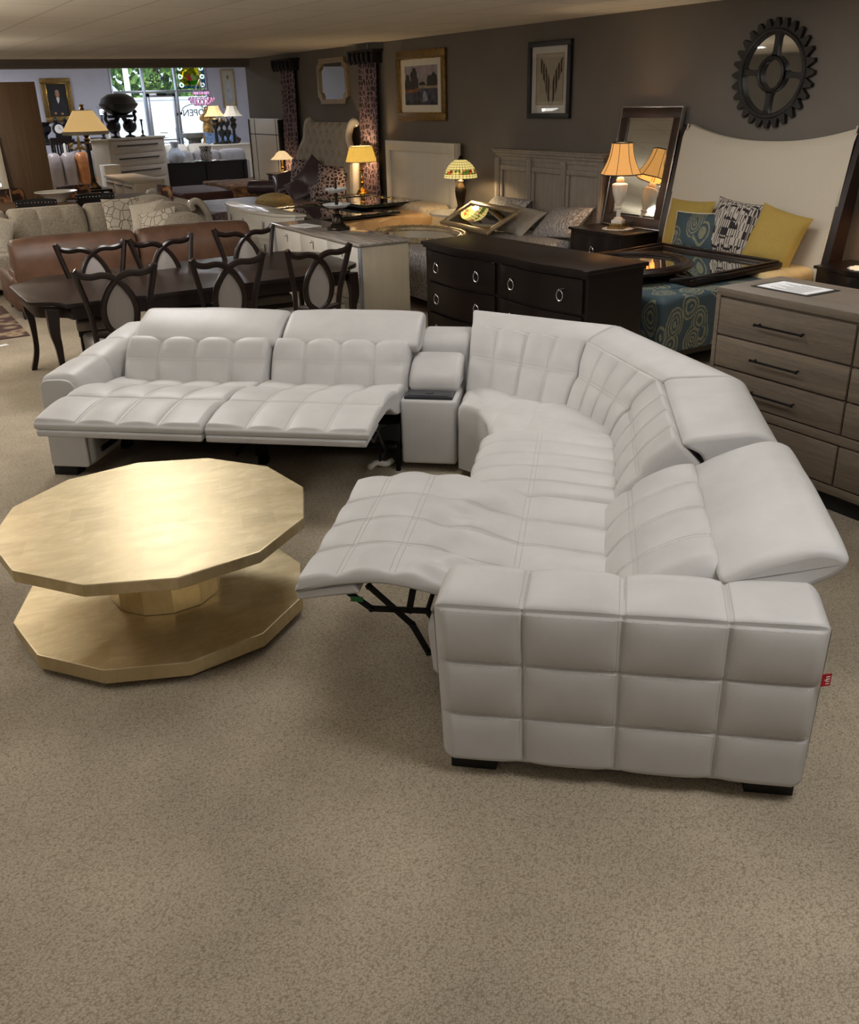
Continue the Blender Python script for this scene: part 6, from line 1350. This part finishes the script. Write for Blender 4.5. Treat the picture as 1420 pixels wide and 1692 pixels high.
b = MB(); b.lathe([(.07, zl), (.07, zm), (0, zm+.01)], 16); b.build('candle', 'white_glow', hc); b = MB(); b.shell([(.10, zl), (.11, zm), (.16, zt_)], 20); b.build('glass_chimney', 'glass', hc)
bulb(x, Yc+.0, czt+zt_, 2, (.85, .92, 1))
x = atY(178, 204, Yc+.1)[0]; b = MB(); b.lathe([(.05, 0), (.03, .03), (.028, .45), (0, .46)], 12); tag(b.build('candle', 'candle_white', None, (x, Yc+.12, czt)), 'slim cream candle beside the hurricane candle holder', 'candle')
# slat-backed chairs and candelabra in front of the shelf unit
for i, (pxa, pxb, lab) in enumerate(((86, 117, 'dark slat-back chair under the figural clock'), (150, 168, 'dark ladder-back chair beside the tall whitewashed chest'))):
    Yq = 26.6-.0*i; xa, xb = atY(pxa, 240, Yq)[0], atY(pxb, 240, Yq)[0]; zt_ = zat(xa, Yq, 228); t = thing('chair', lab, 'chair', ((xa+xb)/2, Yq, 0)); w = (xb-xa)/2
    b = MB(); b.b2((-w, 0, .42), (w, .5, .47), .01); b.build('seat', 'espresso', t)
    for s in (-1, 1): b = MB(); b.b2((s*w-.03, -.02, 0), (s*w+.03, .03, zt_)); b.build('back_post', 'espresso', t); b = MB(); b.b2((s*w-.03, .44, 0), (s*w+.03, .49, .42)); b.build('leg', 'espresso', t)
    for z0_, z1_ in ((zt_-.10, zt_), (.55, .6)): b = MB(); b.b2((-w, -.01, z0_), (w, .02, z1_)); b.build('back_rail', 'espresso', t)
    for k in range(6 if i == 0 else 4):
        b = MB()
        if i == 0: xx = -w+.06+k*(2*w-.12)/5; b.b2((xx-.02, 0, .6), (xx+.02, .015, zt_-.1))
        else: zz = .65+k*.13; b.b2((-w, 0, zz), (w, .015, zz+.05))
        b.build('slat', 'espresso', t)
cb = thing('candelabra', 'gilt candelabra with two white candles standing before the grey recliner', 'candelabra', (atY(131, 240, 24.2)[0], 24.2, 0)); zz = zat(cb.location.x, 24.2, 240)
b = MB(); b.lathe([(.16, 0), (.15, .04), (.03, .1), (.025, zz-.1), (.05, zz-.02), (.02, zz+.2)], 14)
for s in (-1, 1): b.tube(smooth_path([(0, 0, zz-.05), (s*.12, 0, zz-.1), (s*.22, 0, zz-.02), (s*.24, 0, zz+.04)], 5), .018, 6)
for k in range(14): q = k*2.4; b.ball((.2*math.cos(q), .08*math.sin(q), zz-.02+.05*math.sin(k*1.7)), .035, 5)
b.build('stem', 'old_gold', cb)
b = MB(); b.lathe([(.035, 0), (.03, .16), (.0, .20)], 10, 0, TR(.24, 0, zz+.04)); b.build('candle', 'candle_white', cb)
x = atY(108, 250, 24.0)[0]; z0 = zat(x, 24.0, 257); b = MB(); b.lathe([(.07, 0), (.06, .02), (.02, .05), (.02, z0), (.05, z0+.01), (.03, z0+.02), (.028, z0+.24), (0, z0+.27)], 12); tag(b.build('candle_stand', 'candle_white', None, (x, 24.0, 0)), 'tall thin white candle stand behind the leather sofa', 'candle')
b = MB(); z0 = .0; x = atY(169, 270, 21.2)[0]; t = thing('cabinet', 'small white open-fronted cabinet left of the tall whitewashed chest', 'cabinet', (x, 20.2, 0)); b.b2((-.2, 0, 0), (.12, .4, zat(x, 20.2, 273)), .005); b.build('body', 'white_upholstery', t)
# portrait and tall picture on the far wall
py0, py1, pz0, pz1 = atY(70, 165, YF)[0], atY(120, 165, YF)[0], atY(96, 202, YF)[2], atY(96, 129, YF)[2]
pt = thing('framed_picture', 'dark portrait of a seated man in black, gold framed on the far wall', 'picture', (0, 0, 0)); Xf = YF
def frame_front(par, x0, x1, z0, z1, fw, dep, key):
    b = MB()
    for lo, hi in (((x0, YF-dep, z0), (x1, YF-.002, z0+fw)), ((x0, YF-dep, z1-fw), (x1, YF-.002, z1)), ((x0, YF-dep, z0+fw), (x0+fw, YF-.002, z1-fw)), ((x1-fw, YF-dep, z0+fw), (x1, YF-.002, z1-fw))): b.b2(lo, hi, .015)
    return b.build('frame', key, par)
frame_front(pt, py0, py1, pz0, pz1, .13, .07, 'old_gold'); frame_front(pt, py0+.11, py1-.11, pz0+.11, pz1-.11, .04, .05, 'brass')
pw, ph = py1-py0-.26, pz1-pz0-.26; b = MB(); b.b2((py0+.13, YF-.02, pz0+.13), (py1-.13, YF-.012, pz1-.13)); Yq = YF-.0205
def ell(cx, cz, rx, rz, y, mi, n=20): b.add([(py0+.13+pw*(cx+rx*math.cos(q)), y, pz0+.13+ph*(cz+rz*math.sin(q))) for q in np.linspace(0, 2*PI, n, endpoint=False)], [tuple(range(n))], mi)
def pg(pts, y, mi): b.add([(py0+.13+pw*u, y, pz0+.13+ph*v) for u, v in pts], [tuple(range(len(pts)))], mi)
pg([(.12, 0), (.9, 0), (.84, .38), (.70, .56), (.5, .60), (.32, .54), (.2, .36)], Yq, 1); ell(.52, .68, .10, .115, Yq-.001, 2); pg([(.44, .58), (.6, .58), (.56, .46), (.5, .40), (.46, .48)], Yq-.0015, 3); ell(.30, .12, .06, .035, Yq-.001, 2); ell(.62, .10, .07, .03, Yq-.001, 2); ell(.52, .76, .105, .05, Yq-.0006, 4); pg([(.02, .1), (.22, .1), (.22, .22), (.02, .22)], Yq-.0004, 5)
b.build('painting', ['dark_canvas', 'black_plastic', 'skin_tone', 'white_tag', 'stone', 'walnut_frame'], pt)
qx0, qx1, qz0, qz1 = atY(366, 150, YF)[0], atY(389, 150, YF)[0], atY(376, 178, YF)[2], atY(376, 114, YF)[2]
tp = thing('framed_picture', 'tall narrow pale picture of a robed figure right of the shop window', 'picture', (0, 0, 0)); frame_front(tp, qx0, qx1, qz0, qz1, .05, .05, 'champagne')
b = MB(); b.b2((qx0+.05, YF-.02, qz0+.05), (qx1-.05, YF-.012, qz1-.05)); pw_, ph_ = qx1-qx0-.1, qz1-qz0-.1
b.add([(qx0+.05+pw_*u, YF-.021, qz0+.05+ph_*v) for u, v in ((.3, .1), (.75, .1), (.72, .5), (.62, .74), (.42, .74), (.3, .5))], [tuple(range(6))], 1); b.add([(qx0+.05+pw_*(.52+.1*math.cos(q)), YF-.021, qz0+.05+ph_*(.82+.06*math.sin(q))) for q in np.linspace(0, 2*PI, 16, endpoint=False)], [tuple(range(16))], 2); b.build('print', ['art_ground', 'art_pale', 'stone'], tp)
# stained glass panel hung in the upper right window
sg = thing('stained_glass_panel', 'stained glass panel of a fruit bowl hanging in the upper right shop window', 'stained glass', (0, YF-.06, 0)); sx0, sx1, sz0, sz1 = WX2+.06, WX3-.05, TRZ+.06, 3.06
b = MB()
for lo, hi in (((sx0, -.01, sz0), (sx1, .01, sz0+.02)), ((sx0, -.01, sz1-.02), (sx1, .01, sz1)), ((sx0, -.01, sz0), (sx0+.02, .01, sz1)), ((sx1-.02, -.01, sz0), (sx1, .01, sz1))): b.b2(lo, hi)
b.build('frame', 'black_metal', sg); sw_, sh_ = sx1-sx0, sz1-sz0
def sgp(b, pts, y, mi): b.add([(sx0+sw_*u, y, sz0+sh_*v) for u, v in pts], [tuple(range(len(pts)))], mi)
def circ(cx, cz, rx, rz, n=20, a0=0, a1=2*PI): return [(cx+rx*math.cos(q), cz+rz*math.sin(q)) for q in np.linspace(a0, a1, n, endpoint=False)]
b = MB(); 
pane = [(.10, .10), (.90, .10), (.90, .90), (.10, .90)]
sgp(b, [(.02, .02), (.98, .02), (.98, .14), (.02, .14)], 0, 2); sgp(b, [(.02, .86), (.98, .86), (.98, .98), (.02, .98)], 0, 3); sgp(b, [(.02, .14), (.14, .14), (.14, .86), (.02, .86)], 0, 3); sgp(b, [(.86, .14), (.98, .14), (.98, .86), (.86, .86)], 0, 2)
sgp(b, [(.14, .14), (.86, .14), (.86, .86), (.14, .86)], 0, 0)
b.build('glass', ['sg_yellow', 'sg_green', 'sg_blue', 'sg_white', 'sg_red'], sg)
b = MB()
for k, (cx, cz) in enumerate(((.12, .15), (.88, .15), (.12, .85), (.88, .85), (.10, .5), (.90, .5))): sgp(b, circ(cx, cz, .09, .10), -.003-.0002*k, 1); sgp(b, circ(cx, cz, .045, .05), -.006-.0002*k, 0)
b.build('scrolls', ['sg_green', 'white_glow'], sg)  # white scrolls made to glow, standing in for daylight behind the glass
b = MB(); sgp(b, [(.32, .34), (.74, .34), (.66, .16), (.40, .16)], -.006, 1)
for k, (cx, cz, rx, rz, mi) in enumerate(((.44, .42, .09, .10, 2), (.62, .42, .13, .09, 0), (.54, .52, .06, .12, 0), (.70, .5, .10, .06, 0), (.38, .52, .05, .08, 2))): sgp(b, circ(cx, cz, rx, rz), -.0064-.0004*k, mi)
b.build('fruit_bowl', ['foliage', 'sg_green', 'red_tag'], sg)
# lettering on the window glass, made to be read from the street (so mirrored from indoors)
def lettering(txt, size, loc, mat, par, name='lettering'):
    cu = bpy.data.curves.new(name, 'FONT'); cu.body = txt; cu.size = size; cu.align_x = 'CENTER'; cu.extrude = .002; cu.materials.append(M[mat])
    o = bpy.data.objects.new(name, cu); COL.objects.link(o); dg = bpy.context.evaluated_depsgraph_get(); me = bpy.data.meshes.new_from_object(o.evaluated_get(dg)); bpy.data.objects.remove(o); me.materials.clear(); me.materials.append(M[mat])
    o = bpy.data.objects.new(name, me); COL.objects.link(o); o.location = loc; o.rotation_euler = (PI/2, 0, PI); o.parent = par; return o
hn = thing('house_number', 'mirrored street number 6458 lettered on the pane above the shop door', 'lettering', (0, 0, 0)); lettering('6458', .30, ((WX1+WX2)/2+.03, YF+.028, TRZ+.26), 'black_plastic', hn)
on = thing('open_sign', 'mirrored word OPEN inside a swirling outline on the right shop window', 'sign', (0, 0, 0)); xo = atY(321, 186, YF)[0]; zo = atY(321, 188, YF)[2]
lettering('OPEN', .27, (xo, YF+.026, zo-.06), 'black_plastic', on)
b = MB(); b.tube(smooth_path([(xo+.34, YF+.02, zo+.0), (xo+.30, YF+.02, zo+.18), (xo, YF+.02, zo+.27), (xo-.3, YF+.02, zo+.18), (xo-.40, YF+.02, zo+.03), (xo-.50, YF+.02, zo-.02)], 6), .010, 6); b.ball((xo-.52, YF+.02, zo), .045, 8); b.ball((xo-.40, YF+.02, zo+.02), .04, 8); b.tube([(xo+.36+.09*math.cos(q), YF+.02, zo+.14+.15*math.sin(q)) for q in np.linspace(0, 2*PI, 24, endpoint=False)], .010, 6, closed=True); b.build('outline', 'black_plastic', on)
# street outside: trees, a block wall with siding, a lattice pole
r5 = np.random.default_rng(11)
def tree(x, y, h, w, lab, seed):
    t = thing('tree', lab, 'tree', (x, y, 0), 0, None); b = MB(); b.lathe([(.18, 0), (.12, h*.5)], 10); b.build('trunk', 'bark', t)
    b = MB(); rg = np.random.default_rng(seed)
    for k in range(900):
        a = rg.uniform(0, 2*PI); zz = rg.uniform(.18, 1.0); rr = w*math.sqrt(rg.uniform(0, 1))*(.6+.4*math.sin(PI*zz)); c_ = np.array([rr*math.cos(a), rr*math.sin(a), h*zz]); s = rg.uniform(.14, .34)
        n1 = rg.normal(size=3); n1 /= np.linalg.norm(n1); n2 = np.cross(n1, rg.normal(size=3)); n2 /= np.linalg.norm(n2)
        b.add([c_-n1*s-n2*s*.2, c_+n2*s*.6, c_+n1*s, c_-n2*s*.6, c_-n1*s*.2-n2*s], [(0, 4, 3, 2, 1)])
    b.build('foliage', 'foliage', t)
for i, (dx, y, h, w) in enumerate(((8.6, 43, 7, 2.3), (10.6, 48, 8, 2.6), (12.6, 43, 6.8, 2.3), (14.9, 48, 7.8, 2.6), (16.6, 43, 7, 2.3))): tree(dx, y, h, w, ['leafy tree across the street behind the left window pane', 'leafy tree across the street behind the lattice pole', 'leafy tree across the street behind the door pane', 'leafy tree across the street behind the stained glass panel', 'leafy tree across the street at the right edge of the window'][i], 90+i)
rw = thing('block_wall', 'pale concrete wall above white siding across the street, seen through the shop door', 'wall', (11.5, 40, 0)); b = MB(); b.b2((-9, 0, .95), (9, .3, 2.15)); b.b2((-9, -.04, 2.15), (9, .34, 2.25)); b.build('block_work', 'concrete', rw)
b = MB()
for k in range(5): b.b2((-9, -.03*(k % 2)-.02, k*.19), (9, .3, k*.19+.16), .004)
b.build('siding', 'wall_siding', rw)
tw = thing('lattice_pole', 'white steel lattice pole across the street behind the left window pane', 'pole', (9.55, 38, 0)); b = MB()
for s in (-.45, .45): b.tube([(s, 0, 0), (s, 0, 8)], .10, 8)
for k in range(8): b.tube([(-.45*(1 if k % 2 else -1), 0, k), (.45*(1 if k % 2 else -1), 0, k+1)], .05, 6)
b.build('truss', 'white_steel', tw)
# small rug and paper tag at the left
b = MB(); b.b2((-1.2, 9.75, .001), (1.28, 11.5, .010)); tag(b.build('rug', 'rug'), 'red and cream patterned rug at the left under the grey sectional', 'rug')
p = at(4, 571, 0); b = MB(); b.b2((-.06, -.03, .001), (.05, .03, .003), X=TR(p[0], p[1], 0)@RZ(.3)); tag(b.build('paper_tag', 'paper'), 'small white paper tag on the carpet at the left edge of the photo', 'paper')
p = at(632, 772, .0); b = MB(); pp = [(p[0]+.05*k-.08, p[1]+.015*math.sin(k*2), .02+.012*(k % 2)) for k in range(4)]; b.tube(smooth_path(pp, 5), .018, 8); b.ball((pp[0][0], pp[0][1], .022), .02, 8); tag(b.build('plastic_bag', 'white_tag'), 'crumpled white plastic strap on the carpet under the second footrest', 'bag')
